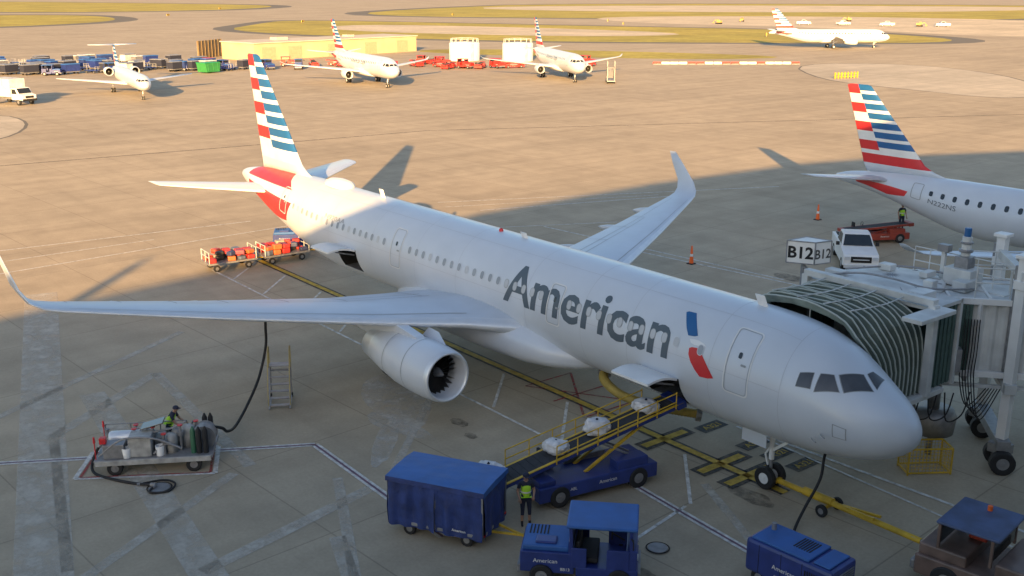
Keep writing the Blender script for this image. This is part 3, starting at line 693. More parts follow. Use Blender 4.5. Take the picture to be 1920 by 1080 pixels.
# ------------------------------------------------------------------ tractors
def baggage_tractor(label,loc,rz,body=vblue):
    T=thing('baggage_tractor',label,'airport tractor',loc,rz)
    b=B('body',T,[body,steel],bevel=.05);b.box((-.9,0,.72),(1.5,1.45,.62));b.box((.75,0,.5),(1.7,1.5,.3));b.box((1.42,0,.85),(.3,1.45,.75));b.box((-1.68,0,.45),(.12,1.3,.25),1);b.box((1.62,0,.42),(.1,1.3,.25),1);b.box((-.25,0,1.1),(.12,1.4,.6))
    for y in(-.72,.72):b.box((1.05,y,.92),(.62,.05,.62));b.box((-.02,y,.92),(.42,.05,.62))
    b.done()
    b=B('engine_cover',T,[roofb,body],bevel=.04);b.box((-.95,0,1.1),(1.3,1.25,.16));b.box((-.95,-.3,1.2),(.6,.4,.08),1);b.done()
    b=B('cover_louvre',T,[dark]);
    for k in range(6):b.box((-1.45+.1*k,.3,1.185),(.04,.5,.015))
    b.done()
    for x in(-.22,1.42):
        for y in(-.66,.66):
            b=B('cab_pillar',T,[body],bevel=.01);b.beam((x,y,1.1),(x-.03,y,1.83),.09);b.done()
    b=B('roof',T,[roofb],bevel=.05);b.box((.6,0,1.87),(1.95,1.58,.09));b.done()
    b=B('windscreen',T,[glass]);b.box((1.40,0,1.53),(.02,1.2,.56));b.done()
    b=B('rear_window',T,[glass]);b.box((-.235,0,1.60),(.02,1.2,.38));b.done()
    b=B('seat',T,[black],bevel=.04);b.box((.25,0,.8),(.5,1.2,.15)).box((-.05,0,1.1),(.12,1.2,.5));b.done()
    b=B('steering_wheel',T,[black]);b.tube([(.85,.3+.18*math.cos(a),1.2+.18*math.sin(a)) for a in [R(30*i) for i in range(13)]],.016,6,res=2);b.cyl((1.2,.3,1.0),(.85,.3,1.2),.025,n=6);b.done()
    for x in(-1.05,1.1):
        for y in(-.7,.7):wheel(T,(x,y,.33),.33,.22)
    for y in(-.5,.5):
        b=B('headlight',T,[white]);b.cyl((1.57,y,.95),(1.6,y,.95),.09,n=12);b.done()
    b=B('mirror',T,[black]);b.beam((1.4,-.7,1.6),(1.45,-.95,1.65),.03).box((1.46,-1.02,1.6),(.03,.16,.24));b.done()
    for y in(-1,1): flat_text(T,'American',(-.95,y*.732,.72),(-y,0,0),(0,0,1),.12,white,off=0);flat_text(T,'8B13',(-1.4 if y>0 else -.4,y*.732,.5),(-y,0,0),(0,0,1),.09,white,off=0)
    return T
BT=baggage_tractor('blue open-cab baggage tractor with bright blue roof',(4.85,8.65,0),-136)
G=thing('ground_power_unit','blue boxy ground power unit on small wheels','ground power unit',(.5,4.55,0),184)
b=B('housing',G,[vblue,roofb],bevel=.1);b.box((0,0,.85),(2.7,1.25,1.0));b.done()
b=B('lid',G,[roofb],bevel=.05);b.box((-.3,0,1.38),(1.8,1.12,.08)).box((.95,0,1.38),(.5,1.0,.06));b.done()
b=B('louvre',G,[dark,steel]);
for i in range(9):b.box((1.36,0,.6+.07*i),(.02,.9,.03),1)
for i in range(8):
    for y in(-1,1):b.box((.55+.07*i,y*.632,.95),(.03,.02,.35),0)
for i in range(7):b.box((-.1+.08*i,.1,1.425),(.04,.6,.012),0)
b.done()
b=B('door_seam',G,[dark])
for y in(-1,1):
    for x in(-.9,-.2,.45):b.box((x,y*.628,.85),(.012,.01,.85))
b.done()
b=B('exhaust_stack',G,[steel]);b.cyl((-1.0,.2,1.4),(-1.0,.2,1.62),.07,n=12);b.done()
for x in(-.9,.9):
    for y in(-.5,.5):wheel(G,(x,y,.25),.25,.16)
for y in(-1,1):flat_text(G,'American',(-.1,y*.634,.75),(-y,0,0),(0,0,1),.13,white,off=0);flat_text(G,'GPU 850KVA',(-.1,y*.634,.52),(-y,0,0),(0,0,1),.07,white,off=0)
TG=mat('tow_tractor_paint',(.17,.11,.09),.5,0,.35,2,coat=.2)  # mottled brown for the body; the roof is a muted blue
Tt=thing('pushback_tractor','brown low pushback tractor with blue roof and towbar attached','airport tractor',(-3.35,.35,0),188)
b=B('body',Tt,[TG,steel],bevel=.05);b.box((0,0,.65),(4.6,2.1,.6));b.box((1.0,0,1.15),(2.4,2.0,.5));b.box((-1.6,0,1.1),(1.3,1.9,.35));b.box((-2.4,0,.5),(.15,1.8,.3),1);b.box((2.4,0,.5),(.15,1.8,.3),1);b.done()
for x in(-1.75,-.35):
    for y in(-.9,.9):
        b=B('cab_pillar',Tt,[TG],bevel=.01);b.beam((x,y,1.2),(x,y,2.0),.08);b.done()
b=B('roof',Tt,[mat('muted_blue_roof',(.07,.10,.20),.55,0,.3,2)],bevel=.05);b.box((-1.0,0,2.04),(1.7,2.0,.09));b.done()
for x in(-1.76,-.34):
    b=B('windscreen',Tt,[glass]);b.box((x,0,1.65),(.02,1.7,.6));b.done()
b=B('seat',Tt,[mat('red_seat',(.4,.05,.03),.6)],bevel=.04);b.box((-1.1,.45,1.35),(.5,.5,.15)).box((-.85,.45,1.62),(.12,.5,.45));b.done()
b=B('beacon_light',Tt,[orange]);b.cyl((-1,.6,2.08),(-1,.6,2.22),.07,n=10);b.done()
b=B('side_vent',Tt,[dark])
for y in(-1,1):
    for k in range(7):b.box((1.2+.1*k,y*1.004,1.2),(.04,.02,.25))
b.done()
for x in(-1.4,1.4):
    for y in(-.95,.95):wheel(Tt,(x,y,.42),.42,.3)
for y in(-1,1):flat_text(Tt,'American',(.1,y*1.058,.62),(-y,0,0),(0,0,1),.2,white,off=0)
TB=thing('towbar','yellow aircraft towbar on wheels linked to nose gear','towbar',(2.4,0,0))
b=B('bar',TB,[yel,steel],bevel=.005);b.cyl((2.3,0,.33),(-2.9,.1,.42),.095,n=12);b.cyl((1.3,0,.37),(.2,.02,.39),.14,n=12)
b.beam((2.35,-.16,.33),(2.35,.16,.33),.12);b.beam((-2.6,.1,.42),(-3.0,.1,.42),.13,m=1);b.beam((0,.02,.4),(-1.4,.24,.55),.08).beam((-.1,-.02,.4),(-1.4,-.14,.5),.08);b.beam((.3,-.35,.25),(.3,.42,.25),.08);b.done()
for y in(-.38,.45):wheel(TB,(.3,y,.2),.2,.12)
def hose(label,pts,r,m,name='hose',cat='hose',rf=None):
    o=Vector(pts[0]);T=thing(name,label,cat,(o.x,o.y,0));b=B('hose_tube',T,[m],smooth=True);b.tube([Vector(p)-Vector((o.x,o.y,0)) for p in pts],r,10,res=8 if rf is None else 24,rf=rf);b.done()
    for e,f_ in((0,1),(-1,-2)):
        b=B('hose_coupling',T,[steel],smooth=False)
        p=Vector(pts[e]);q=Vector(pts[f_]);d=(q-p).normalized();p-=Vector((o.x,o.y,0));b.cyl(p-d*.03,p+d*.16,r*1.35,n=12)
        b.done()
    return T
hose('black power cable hanging from nose to power unit',[(3.1,-.2,2.0),(2.9,.25,1.9),(2.75,.6,1.3),(2.8,1.2,.5),(2.6,1.9,.12),(2.0,2.9,.07),(1.3,3.5,.1),(.9,3.95,.6)],.045,black,'power_cable','cable')
# ------------------------------------------------------------------ people
def person(label,loc,rz,pose=None,vest=hiv,legs='shorts',cap=navy,scale=1.):
    T=thing('person',label,'person',loc,rz)
    J={'pel':(0,0,.95),'spi':(0,0,1.14),'che':(0.0,0,1.36),'nec':(.0,0,1.5),'hb':(.015,0,1.57),'hd':(.03,0,1.65),'ht':(.015,0,1.735),
    'cl':(0,.12,1.43),'sl':(0,.19,1.41),'el':(-.02,.26,1.14),'wl':(.12,.27,.92),'cr':(0,-.12,1.43),'sr':(0,-.19,1.41),'er':(-.02,-.26,1.14),'wr':(.12,-.27,.92),
    'hl':(0,.1,.88),'kl':(.04,.11,.49),'al':(0,.12,.09),'tl':(.17,.13,.04),'hr':(0,-.1,.88),'kr':(.04,-.11,.49),'ar':(0,-.12,.09),'tr':(.17,-.13,.04)}
    J.update(pose or {})
    rad=dict(pel=.145,spi=.13,che=.15,nec=.055,hb=.07,hd=.095,ht=.06,cl=.09,sl=.065,el=.045,wl=.03,cr=.09,sr=.065,er=.045,wr=.03,hl=.1,kl=.062,al=.042,tl=.035,hr=.1,kr=.062,ar=.042,tr=.035)
    E=[('pel','spi'),('spi','che'),('che','nec'),('nec','hb'),('hb','hd'),('hd','ht'),('che','cl'),('cl','sl'),('sl','el'),('el','wl'),('che','cr'),('cr','sr'),('sr','er'),('er','wr'),('pel','hl'),('hl','kl'),('kl','al'),('al','tl'),('pel','hr'),('hr','kr'),('kr','ar'),('ar','tr')]
    pos={k:Vector(v) for k,v in J.items()};rd=dict(rad)
    for s in'lr':
        w=pos['w'+s];d=(w-pos['e'+s]).normalized();side=d.cross(Vector((0,0,1)))
        side=side.normalized() if side.length>.1 else Vector((0,1,0));nn=side.cross(d)
        pos['p'+s]=w+d*.07;rd['p'+s]=.036;E.append(('w'+s,'p'+s))
    def grow_skin(keys,edges,name,rds,mats,par):
        me=bpy.data.meshes.new(name);ix={k:i for i,k in enumerate(keys)}
        me.from_pydata([pos[k] for k in keys],[(ix[a],ix[b_]) for a,b_ in edges],[])
        o=bpy.data.objects.new(name,me);COL.objects.link(o);md=o.modifiers.new('s','SKIN')
        for i,k in enumerate(keys):
            sv=me.skin_vertices[0].data[i];sv.radius=(rds[k],rds[k]*(.8 if k in('pel','spi','che') else 1));sv.use_root=(i==0)
        o.modifiers.new('u','SUBSURF').levels=2
        bpy.context.view_layer.update();m2=bpy.data.meshes.new_from_object(o.evaluated_get(bpy.context.evaluated_depsgraph_get()))
        bpy.data.objects.remove(o);bpy.data.meshes.remove(me);return m2
    keys=list(pos.keys());body=grow_skin(keys,E,'person_body',rd,None,None)
    bm=bmesh.new();bm.from_mesh(body)
    for s in'lr':
        w=pos['w'+s];d=(w-pos['e'+s]).normalized();side=d.cross(Vector((0,0,1)))
        side=side.normalized() if side.length>.1 else Vector((0,1,0));nn=side.cross(d);pp=pos['p'+s]
        for i in range(5):
            if i<4: a=pp+side*(i-1.5)*.019;L=(.07,.08,.075,.06)[i];pts=[a,a+d*L*.5-nn*.008,a+d*L*.85-nn*.03,a+d*L-nn*.05]
            else: a=pp-d*.03+side*.03;pts=[a,a+side*.03+d*.015,a+side*.04+d*.05,a+side*.03+d*.065]
            for q0,q1 in zip(pts,pts[1:]):
                M=(q1-q0).to_track_quat('Z','Y').to_matrix();V0=[bm.verts.new(q0+M@Vector((.0095*math.cos(t),.0095*math.sin(t),0))) for t in [R(60*k) for k in range(6)]];V1=[bm.verts.new(q1+M@Vector((.0085*math.cos(t),.0085*math.sin(t),0))) for t in [R(60*k) for k in range(6)]]
                for k in range(6):bm.faces.new([V0[k],V0[(k+1)%6],V1[(k+1)%6],V1[k]])
                bm.faces.new(V1)
    h=pos['hd']
    for c,r_ in((h+Vector((.098,0,-.012)),.017),):
        r=bmesh.ops.create_icosphere(bm,subdivisions=2,radius=r_);[setattr(v,'co',v.co+c) for v in r['verts']]
    for y in(-.095,.095):
        r=bmesh.ops.create_icosphere(bm,subdivisions=2,radius=.024);[setattr(v,'co',Vector((v.co.x*.8,v.co.y*.4,v.co.z*1.3))+h+Vector((0,y*.93,-.01))) for v in r['verts']]
    def near(p,a,c,rr_):
        a=pos[a];c=pos[c];ab=c-a;t=max(0,min(1,(p-a).dot(ab)/ab.length_squared));return (p-(a+ab*t)).length<rr_
    for f in bm.faces:
        p=f.calc_center_median();f.smooth=True;m=0
        if any(near(p,*e,.19) for e in(('pel','spi'),('spi','che'),('cl','cr'))) and not near(p,'nec','hd',.075):m=1
        if any(near(p,'s'+s,'e'+s,.10) and (p-pos['e'+s]).length>.13 for s in'lr'):m=1
        if any(near(p,'h'+s,'k'+s,.13) for s in'lr') and p.z<pos['pel'].z+.05:m=2
        if (p-pos['pel']).length<.17 and p.z<pos['pel'].z+.08:m=2
        if legs!='shorts' and any(near(p,'k'+s,'a'+s,.11) for s in'lr'):m=2
        if any(near(p,'a'+s,'t'+s,.075) for s in'lr'):m=3
        f.material_index=m
    body.clear_geometry();bm.to_mesh(body);bm.free()
    for m in(skin,navy,navy,black):body.materials.append(m)
    o=bpy.data.objects.new('person_body',body);link(o,T);o.scale=(scale,)*3
    rv={k:v*1.13+.012 for k,v in rd.items()};vk=['spi','pel2','che','cl','cr'];pos['pel2']=pos['spi'].lerp(pos['pel'],.75);rv['pel2']=.165;rv['cl']*=.95;rv['cr']*=.95
    vm=grow_skin(vk,[('spi','pel2'),('spi','che'),('che','cl'),('che','cr')],'vest',rv,None,None);vm.materials.append(vest)
    for p in vm.polygons:p.use_smooth=True
    o=bpy.data.objects.new('vest',vm);link(o,T)
    b=B('vest_stripe',T,[mat('reflective_silver',(.75,.75,.72),.3)]);c=pos['spi'];b.lathe([(c.z-.0,.168),(c.z+.05,.170)],(c.x,c.y,0),24,'z');b.done()
    b=B('cap',T,[cap],smooth=True);hh=pos['hd']
    b.lathe([(hh.z+.02,.108),(hh.z+.06,.104),(hh.z+.10,.08),(hh.z+.125,.03),(hh.z+.128,.005)],(hh.x-.01,hh.y,0),20,'z')
    b.rings([[hh+Vector((.08+.09*k,.075*math.cos(R(t))*(1-.2*k),.03-.01*k)) for t in range(0,181,20)] for k in(0,1)],closed=False);b.done()
    for y in(-.033,.033):
        b=B('eye',T,[dark]);b.box(hh+Vector((.092,y,.008)),(.008,.022,.012));b.done()
    return T
person('worker in yellow-green vest and dark shorts standing by loader',(8.05,8.05,0),150,pose={'wl':(.24,.2,1.08),'el':(.0,.26,1.15),'wr':(.18,-.22,1.0)})
person('worker in yellow-green vest bending over fuelling cart',(20.05,14.6,0.1),230,pose={'che':(.16,0,1.32),'nec':(.24,0,1.43),'hb':(.27,0,1.48),'hd':(.31,0,1.55),'ht':(.32,0,1.63),'spi':(.05,0,1.13),'cl':(.19,.12,1.37),'sl':(.2,.19,1.34),'cr':(.19,-.12,1.37),'sr':(.2,-.19,1.34),'el':(.32,.24,1.1),'wl':(.52,.18,1.02),'er':(.32,-.24,1.1),'wr':(.52,-.18,1.02)},legs='long')
# ------------------------------------------------------------------ fuelling cart
gwhite=mat('grimy_white_paint',(.40,.40,.39),.6,0,.35,4)
F=thing('fuel_service_cart','cluttered grimy white fuel hydrant cart with tanks and hoses','service cart',(19.35,15.3,0),-120.5)
b=B('deck',F,[steel,gwhite],bevel=.01);b.box((0,0,.55),(3.9,1.7,.1)).box((0,.87,.5),(3.8,.05,.18),1).box((0,-.87,.5),(3.8,.05,.18),1).box((0,0,.42),(3.4,.3,.16));b.done()
for x in(-1.3,1.3):
    for y in(-.72,.72):wheel(F,(x,y,.26),.26,.18)
for x,y,r,h in((1.05,.1,.24,.8),(.55,-.35,.2,.7),(-.2,.35,.18,.55),(.62,.3,.17,.6)):
    b=B('filter_tank',F,[gwhite,steel],smooth=True);b.lathe([(.6,.01),(.6,r),(.6+h*.8,r),(.6+h*.92,r*.8),(.6+h,.02)],(x,y,0),20,'z');b.done()
b=B('horizontal_tank',F,[metal],smooth=True);b.lathe([(-.05,.01),(0,.2),(.08,.24),(1.0,.24),(1.08,.2),(1.13,.01)],(-1.6,.15,1.0),20,'x');b.done()
cg=mat('cabinet_grey',(.10,.11,.12),.5,0,.3,4)
for c_,d_,m_ in(((-.45,-.35,.95),(.75,.7,.7),gwhite),((-1.3,-.5,.85),(.7,.5,.5),steel),((-.45,.42,.85),(.5,.4,.5),gwhite),((.1,.5,.78),(.3,.3,.36),steel),((.15,-.1,.85),(.35,.4,.5),cg),((-1.65,-.55,1.22),(.22,.22,.22),red),((1.0,.62,.8),(.4,.3,.4),cg),((-1.1,.6,.78),(.3,.3,.34),cg),((.35,.72,.7),(.22,.18,.2),yel)):
    b=B('equipment_cabinet',F,[m_],bevel=.02);b.box(c_,d_);b.done()
for x,y,h in((-1.75,.55,.55),(-1.5,.62,.42),(-.8,.66,.62),(-.9,.3,.5),(.3,.42,.5),(.6,.66,.38),(-.75,.1,.7),(1.3,.3,.8),(.85,-.25,.9),(-.1,-.05,.8),(.35,-.6,.75)):
    b=B('valve',F,[steel,red],bevel=0);b.cyl((x,y,.6),(x,y,.6+h),.05,n=10).cyl((x,y,.6+h*.6),(x,y,.6+h*.75),.1,n=12).cyl((x,y,.6+h),(x,y,.63+h),.09,n=12,m=1 if h>.6 else 0);b.done()
b=B('hose_reel',F,[black,steel],smooth=False)
for r_ in(.34,.3,.26):b.lathe([(-.16,r_-.04),(-.16,r_),(.16,r_),(.16,r_-.04)],(1.6,0,1.0),24,'y')
b.cyl((1.6,-.25,1.0),(1.6,.25,1.0),.4,n=24,m=1,cap=False);b.cyl((1.6,-.28,1.0),(1.6,-.25,1.0),.42,n=24,m=1).cyl((1.6,.25,1.0),(1.6,.28,1.0),.42,n=24,m=1);b.done()
for i,(x,y) in enumerate(((1.55,.6),(1.75,.6),(1.3,-.55),(1.5,-.6),(1.72,-.6))):
    b=B('gas_cylinder',F,[black if i!=2 else mat('cylinder_green',(.04,.14,.08),.4)],smooth=True);b.lathe([(.6,.09),(1.4,.09),(1.5,.05),(1.56,.03),(1.56,.005)],(x,y,0),12,'z',m=0);b.done()
b=B('pipework',F,[steel,red])
for P_ in(([(-1.5,-.2,.7),(-.9,0,.75),(-.2,-.1,1.2),(.5,0,1.3),(1.0,.1,1.5)]),([(.4,.5,.7),(.9,.6,.9),(1.2,.3,1.4)]),([(-1.7,.5,.7),(-1.2,.6,.8),(-.6,.5,1.2),(0,.6,.8)]),([(0,-.7,.7),(.4,-.65,1.0),(.9,-.6,.8)]),([(-1.8,-.7,.7),(-1.0,-.78,1.3),(0,-.78,1.3),(.9,-.78,.9)])):b.tube(P_,.035,8,m=0)
for x in(-1.85,-1.0,.0,.9):
    b.cyl((x,.78,.6),(x,.78,1.25),.02,n=6);
b.beam((-1.85,.78,1.25),(.9,.78,1.25),.03);b.done()
b=B('control_panel',F,[glass,steel],bevel=.01);b.box((-.1,.05,1.5),(.8,.6,.04),0,rot=Matrix.Rotation(R(-15),3,'Y'));b.cyl((-.1,.05,.6),(-.1,.05,1.48),.03,n=8,m=1);b.done()
for x,y in((.2,-.6),(-.9,-.65)):
    b=B('bucket',F,[white,dark],smooth=True);b.lathe([(.6,.13),(.95,.16),(.95,.14),(.65,.12)],(x,y,0),16,'z');b.done()
for y in(-.7,.7):
    b=B('marker_light',F,[red]);b.cyl((-1.9,y,.6),(-1.9,y,1.2),.02,n=8).cyl((-1.9,y,1.2),(-1.9,y,1.42),.045,.03,n=10);b.done()
flat_text(F,'B12',(1.0,.9,.44),(-1,0,0),(0,0,1),.12,dgrey)
hose('long black fuelling hose hanging down from the wing',[(22.75,9.4,3.78),(22.6,9.5,3.0),(22.5,9.6,2.2),(22.0,10.2,1.2),(21.2,11.1,.55),(20.1,12.1,.32),(19.2,12.8,.6),(18.7,13.2,1.0),(18.55,13.7,1.25)],.055,black,'fuel_hose')
hose('black hose lying on apron beside fuelling cart',[(20.3,16.9,.9),(20.35,17.2,.35),(19.9,17.35,.06),(19.0,17.0,.05),(18.2,16.5,.05),(17.6,16.1,.12)],.05,black,'fuel_hose')
hose('short grey hose coiled around the hydrant pit',[(18.1,16.5,.06),(17.9,15.7,.06),(17.4,15.5,.06),(17.0,15.9,.06),(17.3,16.4,.06),(17.6,16.1,.1)],.035,black,'fuel_hose')
# step ladder
dyel=mat('faded_yellow_paint',(.40,.32,.14),.6,0,.25,3)
Ld=thing('mobile_steps','grey mobile work steps with faded yellow handrails','steps',(21.75,9.45,0),150);Ld.scale=(.9,1.1,.92)
b=B('stringer',Ld,[steel,yel],bevel=.005)
for y in(-.36,.36):
    b.beam((.75,y,.05),(-.35,y,1.55),.05,.1).beam((-.35,y,1.55),(-.85,y,1.55),.05,.1).beam((-.85,y,0),(-.85,y,1.55),.05).beam((.75,y,.08),(-.85,y,.08),.05)
b.done()
for i in range(6):
    b=B('step',Ld,[steel]);t=(i+.6)/6;b.box((.75-1.1*t,0,.05+1.5*t),(.22,.7,.03));b.done()
b=B('platform',Ld,[steel]);b.box((-.6,0,1.6),(.5,.74,.04));b.done()
for y in(-.38,.38):
    b=B('handrail',Ld,[dyel]);b.tube([(.7,y,.2),(.55,y,1.1),(-.35,y,2.35),(-.85,y,2.35)],.02,8,res=4);b.cyl((-.85,y,1.5),(-.85,y,2.35),.02,n=8).cyl((-.35,y,1.55),(-.35,y,2.35),.02,n=8);b.done()
for y in(-.38,.38):
    wheel(Ld,(-.8,y,.1),.1,.05)
# ------------------------------------------------------------------ open luggage carts
cols=[(.45,.03,.03),(.04,.05,.12),(.03,.03,.03),(.5,.12,.04),(.25,.05,.08),(.1,.13,.2),(.55,.08,.05),(.35,.3,.25)]
BM=[mat('luggage_shade_%d'%i,c,.5,0,.15,4) for i,c in enumerate(cols)]
def open_cart(label,loc,rz,frame=steel,load=12,name='open_baggage_cart'):
    T=thing(name,label,'baggage cart',loc,rz)
    b=B('deck',T,[frame,steel],bevel=.01);b.box((0,0,.5),(2.9,1.5,.1)).box((0,0,.38),(2.4,.2,.12));b.done()
    for x in(-1.4,1.4):
        b=B('end_rail',T,[dwhite])
        for y in(-.7,0,.7):b.beam((x,y,.5),(x,y,1.2),.03)
        for z in(.9,1.2):b.beam((x,-.7,z),(x,.7,z),.03)
        b.done()
    b=B('drawbar',T,[yel]);b.beam((1.4,0,.4),(2.2,0,.35),.07);b.done()
    for x in(-.95,.95):
        for y in(-.6,.6):wheel(T,(x,y,.2),.2,.12)
    return T
def suitcase(loc,rz,d,m):
    T=thing('suitcase','hard-shell suitcase stacked on open baggage cart','suitcase',loc,rz,'suitcases on open baggage carts')
    b=B('shell',T,[m],bevel=.06);b.box((0,0,d[2]/2),d);b.done();b=B('suitcase_handle',T,[black]);b.tube([(d[0]/2-.01,-.1,d[2]*.5),(d[0]/2+.04,-.08,d[2]*.5),(d[0]/2+.04,.08,d[2]*.5),(d[0]/2-.01,.1,d[2]*.5)],.012,6,res=2);b.done()
for ci,(cx,cy,rz) in enumerate(((42.9,2.1,-95),(42.6,-1.2,-93))):
    open_cart('open steel baggage cart loaded with red suitcases',(cx,cy,0),rz)
    a=R(rz)
    for ly in range(2):
        for i in range(5):
            for k in(-.5,0,.5):
                if random.random()<(.1,.3)[ly]:continue
                dd=(random.uniform(.38,.55),random.uniform(.32,.46),random.uniform(.2,.32))
                lx=-1.1+.55*i+random.uniform(-.05,.05);x=cx+lx*math.cos(a)-k*math.sin(a);y=cy+lx*math.sin(a)+k*math.cos(a)
                suitcase((x,y,.55+.31*ly),rz+random.uniform(-30,30),dd,BM[0] if random.random()<.3 else random.choice(BM))
bt2=dup(BT,(44.7,-3.5,0),240,label='blue baggage tractor waiting beside rear cargo door')
# ------------------------------------------------------------------ cones, pickup
def cone(loc,label):
    T=thing('traffic_cone',label,'traffic cone',loc,random.uniform(0,90),'orange traffic cones')
    b=B('cone_body',T,[orange,white],smooth=True);b.lathe([(.04,.14),(.45,.10),(.46,.098),(.62,.085),(.63,.083),(1.1,.05),(1.1,.005)],(0,0,0),20,'z',mf=lambda i,j:1 if i==2 else 0);b.done()
    b=B('cone_base',T,[black],bevel=.01);b.box((0,0,.025),(.42,.42,.05));b.done()
cone((29.6,-36.2,0),'tall orange traffic cone standing on apron');cone((26.7,-19.9,0),'tall orange traffic cone standing on apron')
def pickup(label,loc,rz):
    T=thing('pickup_truck',label,'pickup truck',loc,rz);W=.98
    b=B('body',T,[white,dark],bevel=.04)
    prof=[(-2.8,.55),(-2.8,1.25),(-.85,1.28),(-.6,1.3),(1.0,1.3),(1.25,1.28),(2.65,1.12),(2.8,.95),(2.8,.5),(2.3,.42),(-2.5,.42)]
    b.rings([[Vector((x,s*W,z)) for x,z in prof] for s in(-1,1)],cap=True);b.box((-1.85,0,1.262),(1.7,1.6,.012),1);b.done()
    b=B('cabin',T,[white],bevel=.05)
    b.rings([[Vector((x,s*(W-.03-(z-1.25)*.28),z)) for x,z in((-.85,1.25),(-.65,1.9),(.2,1.95),(.55,1.9),(1.25,1.25))] for s in(-1,1)],cap=True);b.done()
    b=B('windscreen',T,[glass]);b.poly([(1.235,-.84,1.33),(1.235,.84,1.33),(.62,.70,1.86),(.62,-.70,1.86)]);b.done(False)
    for s in(-1,1):
        b=B('side_window',T,[glass]);b.poly([(x,s*(W+.006-.03-(z-1.25)*.28),z) for x,z in((-.68,1.36),(-.56,1.82),(.42,1.84),(.98,1.36))]);b.done(False)
        b=B('headlight',T,[metal]);b.box((2.76,s*.78,.92),(.12,.3,.2));b.done()
        b=B('mirror',T,[black]);b.box((.95,s*1.12,1.38),(.12,.2,.2));b.done()
        for x in(-1.75,1.85):wheel(T,(x,s*.86,.39),.39,.26,metal)
    b=B('grille',T,[dark,metal],bevel=.01);b.box((2.81,0,.86),(.06,1.15,.34));b.box((2.84,0,.86),(.03,.9,.05),1);b.box((2.84,0,.48),(.16,1.9,.2),1);b.done()
    return T
PK=pickup('white pickup truck parked on apron beside jet bridge',(20.9,-27.8,0),132)
lred=mat('loader_red',(.32,.05,.03),.5,0,.2,2)
RL=belt_loader('faded red low belt loader waiting under regional jet tail',(23.3,-33.6,0),-118,body=lred,low=.95,high=1.3,x0=-2.6,x1=2.6,rail=lred);RL.scale=(.9,.9,.85)
person('worker in yellow vest standing behind red loader',(22.6,-35.4,.6),150,legs='long')
# ------------------------------------------------------------------ yellow cage
Yc=thing('wire_cage','yellow wire mesh equipment cage on the ground','cage',(2.55,-5.15,0),-125)
b=B('cage_frame',Yc,[yel])
for z in(.08,.95):
    for p,q in(((-.75,-.4),(.75,-.4)),((.75,-.4),(.75,.4)),((.75,.4),(-.75,.4)),((-.75,.4),(-.75,-.4))):b.beam((*p,z),(*q,z),.05)
for x in(-.75,.75):
    for y in(-.4,.4):b.beam((x,y,0),(x,y,.95),.05)
b.done();b=B('cage_mesh',Yc,[yel])
for i in range(13):
    x=-.75+1.5*i/12
    for y in(-.4,.4):b.beam((x,y,.08),(x,y,.95),.012)
for i in range(7):
    y=-.4+.8*i/6
    for x in(-.75,.75):b.beam((x,y,.08),(x,y,.95),.012)
for k in range(1,7):
    z=.08+.87*k/7
    for y in(-.4,.4):b.beam((-.75,y,z),(.75,y,z),.012)
    for x in(-.75,.75):b.beam((x,-.4,z),(x,.4,z),.012)
b.done()
# ------------------------------------------------------------------ jet bridge
JB=thing('jet_bridge','weathered white jet bridge with green ribbed folding canopy','jet bridge',(0,0,0))
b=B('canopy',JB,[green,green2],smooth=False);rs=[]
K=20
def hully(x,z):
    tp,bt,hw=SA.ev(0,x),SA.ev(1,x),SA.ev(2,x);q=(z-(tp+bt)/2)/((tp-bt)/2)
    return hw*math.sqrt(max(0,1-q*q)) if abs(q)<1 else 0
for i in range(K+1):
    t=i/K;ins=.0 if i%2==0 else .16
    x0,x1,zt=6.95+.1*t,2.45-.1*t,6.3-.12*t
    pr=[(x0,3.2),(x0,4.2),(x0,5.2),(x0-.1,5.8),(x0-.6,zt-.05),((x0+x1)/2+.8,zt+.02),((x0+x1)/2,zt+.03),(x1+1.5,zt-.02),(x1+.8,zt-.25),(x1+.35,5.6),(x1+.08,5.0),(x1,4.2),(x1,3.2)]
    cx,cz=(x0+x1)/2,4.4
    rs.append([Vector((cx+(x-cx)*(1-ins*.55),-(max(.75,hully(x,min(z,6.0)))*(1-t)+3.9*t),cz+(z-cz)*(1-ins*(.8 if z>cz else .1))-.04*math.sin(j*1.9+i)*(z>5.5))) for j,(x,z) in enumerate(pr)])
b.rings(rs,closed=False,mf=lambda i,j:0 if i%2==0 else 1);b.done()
for i in range(0,K+1,2):
    b=B('canopy_rib',JB,[ribm]);b.tube([p_+Vector((0,0,.012)) for p_ in rs[i]],.028,6,res=2);b.done()
for xx in(6.2,5.2,4.2,3.2):
    b=B('canopy_cable',JB,[dwhite]);b.tube([(xx,-.9,6.38),(xx-.15,-2.4,6.33),(xx,-3.8,6.3)],.022,6);b.done()
b=B('cab_front_frame',JB,[dwhite],bevel=.02);b.box((4.65,-4.0,6.3),(5.0,.3,.22)).box((2.2,-4.0,4.68),(.25,.3,3.1)).box((7.1,-4.0,4.68),(.25,.3,3.1));b.done()
b=B('cab_floor',JB,[dwhite],bevel=.02);b.box((4.65,-3.5,3.08),(5.0,3.2,.18));b.done()
b=B('cab_awning',JB,[dwhite],bevel=.02);b.box((2.0,-3.4,6.05),(.7,2.0,.14));b.done()
for xw in(2.35,6.95):
    b=B('cab_side_wall',JB,[dgreen,dwhite],bevel=0)
    for k in range(12):
        y=-4.25-.125*k;b.box((xw+(.02 if k%2 else -.02),y,4.6),(.08,.127,2.75),0)
    b.box((xw,-5.83,4.6),(.2,.14,3.0),1);b.done()
b=B('cab_ceiling',JB,[dwhite]);b.box((4.65,-4.95,6.02),(4.8,1.75,.12));b.done()
cc=(5.1,-6.1)
b=B('rotunda_wall',JB,[dwhite,dgreen],smooth=False);rs=[]
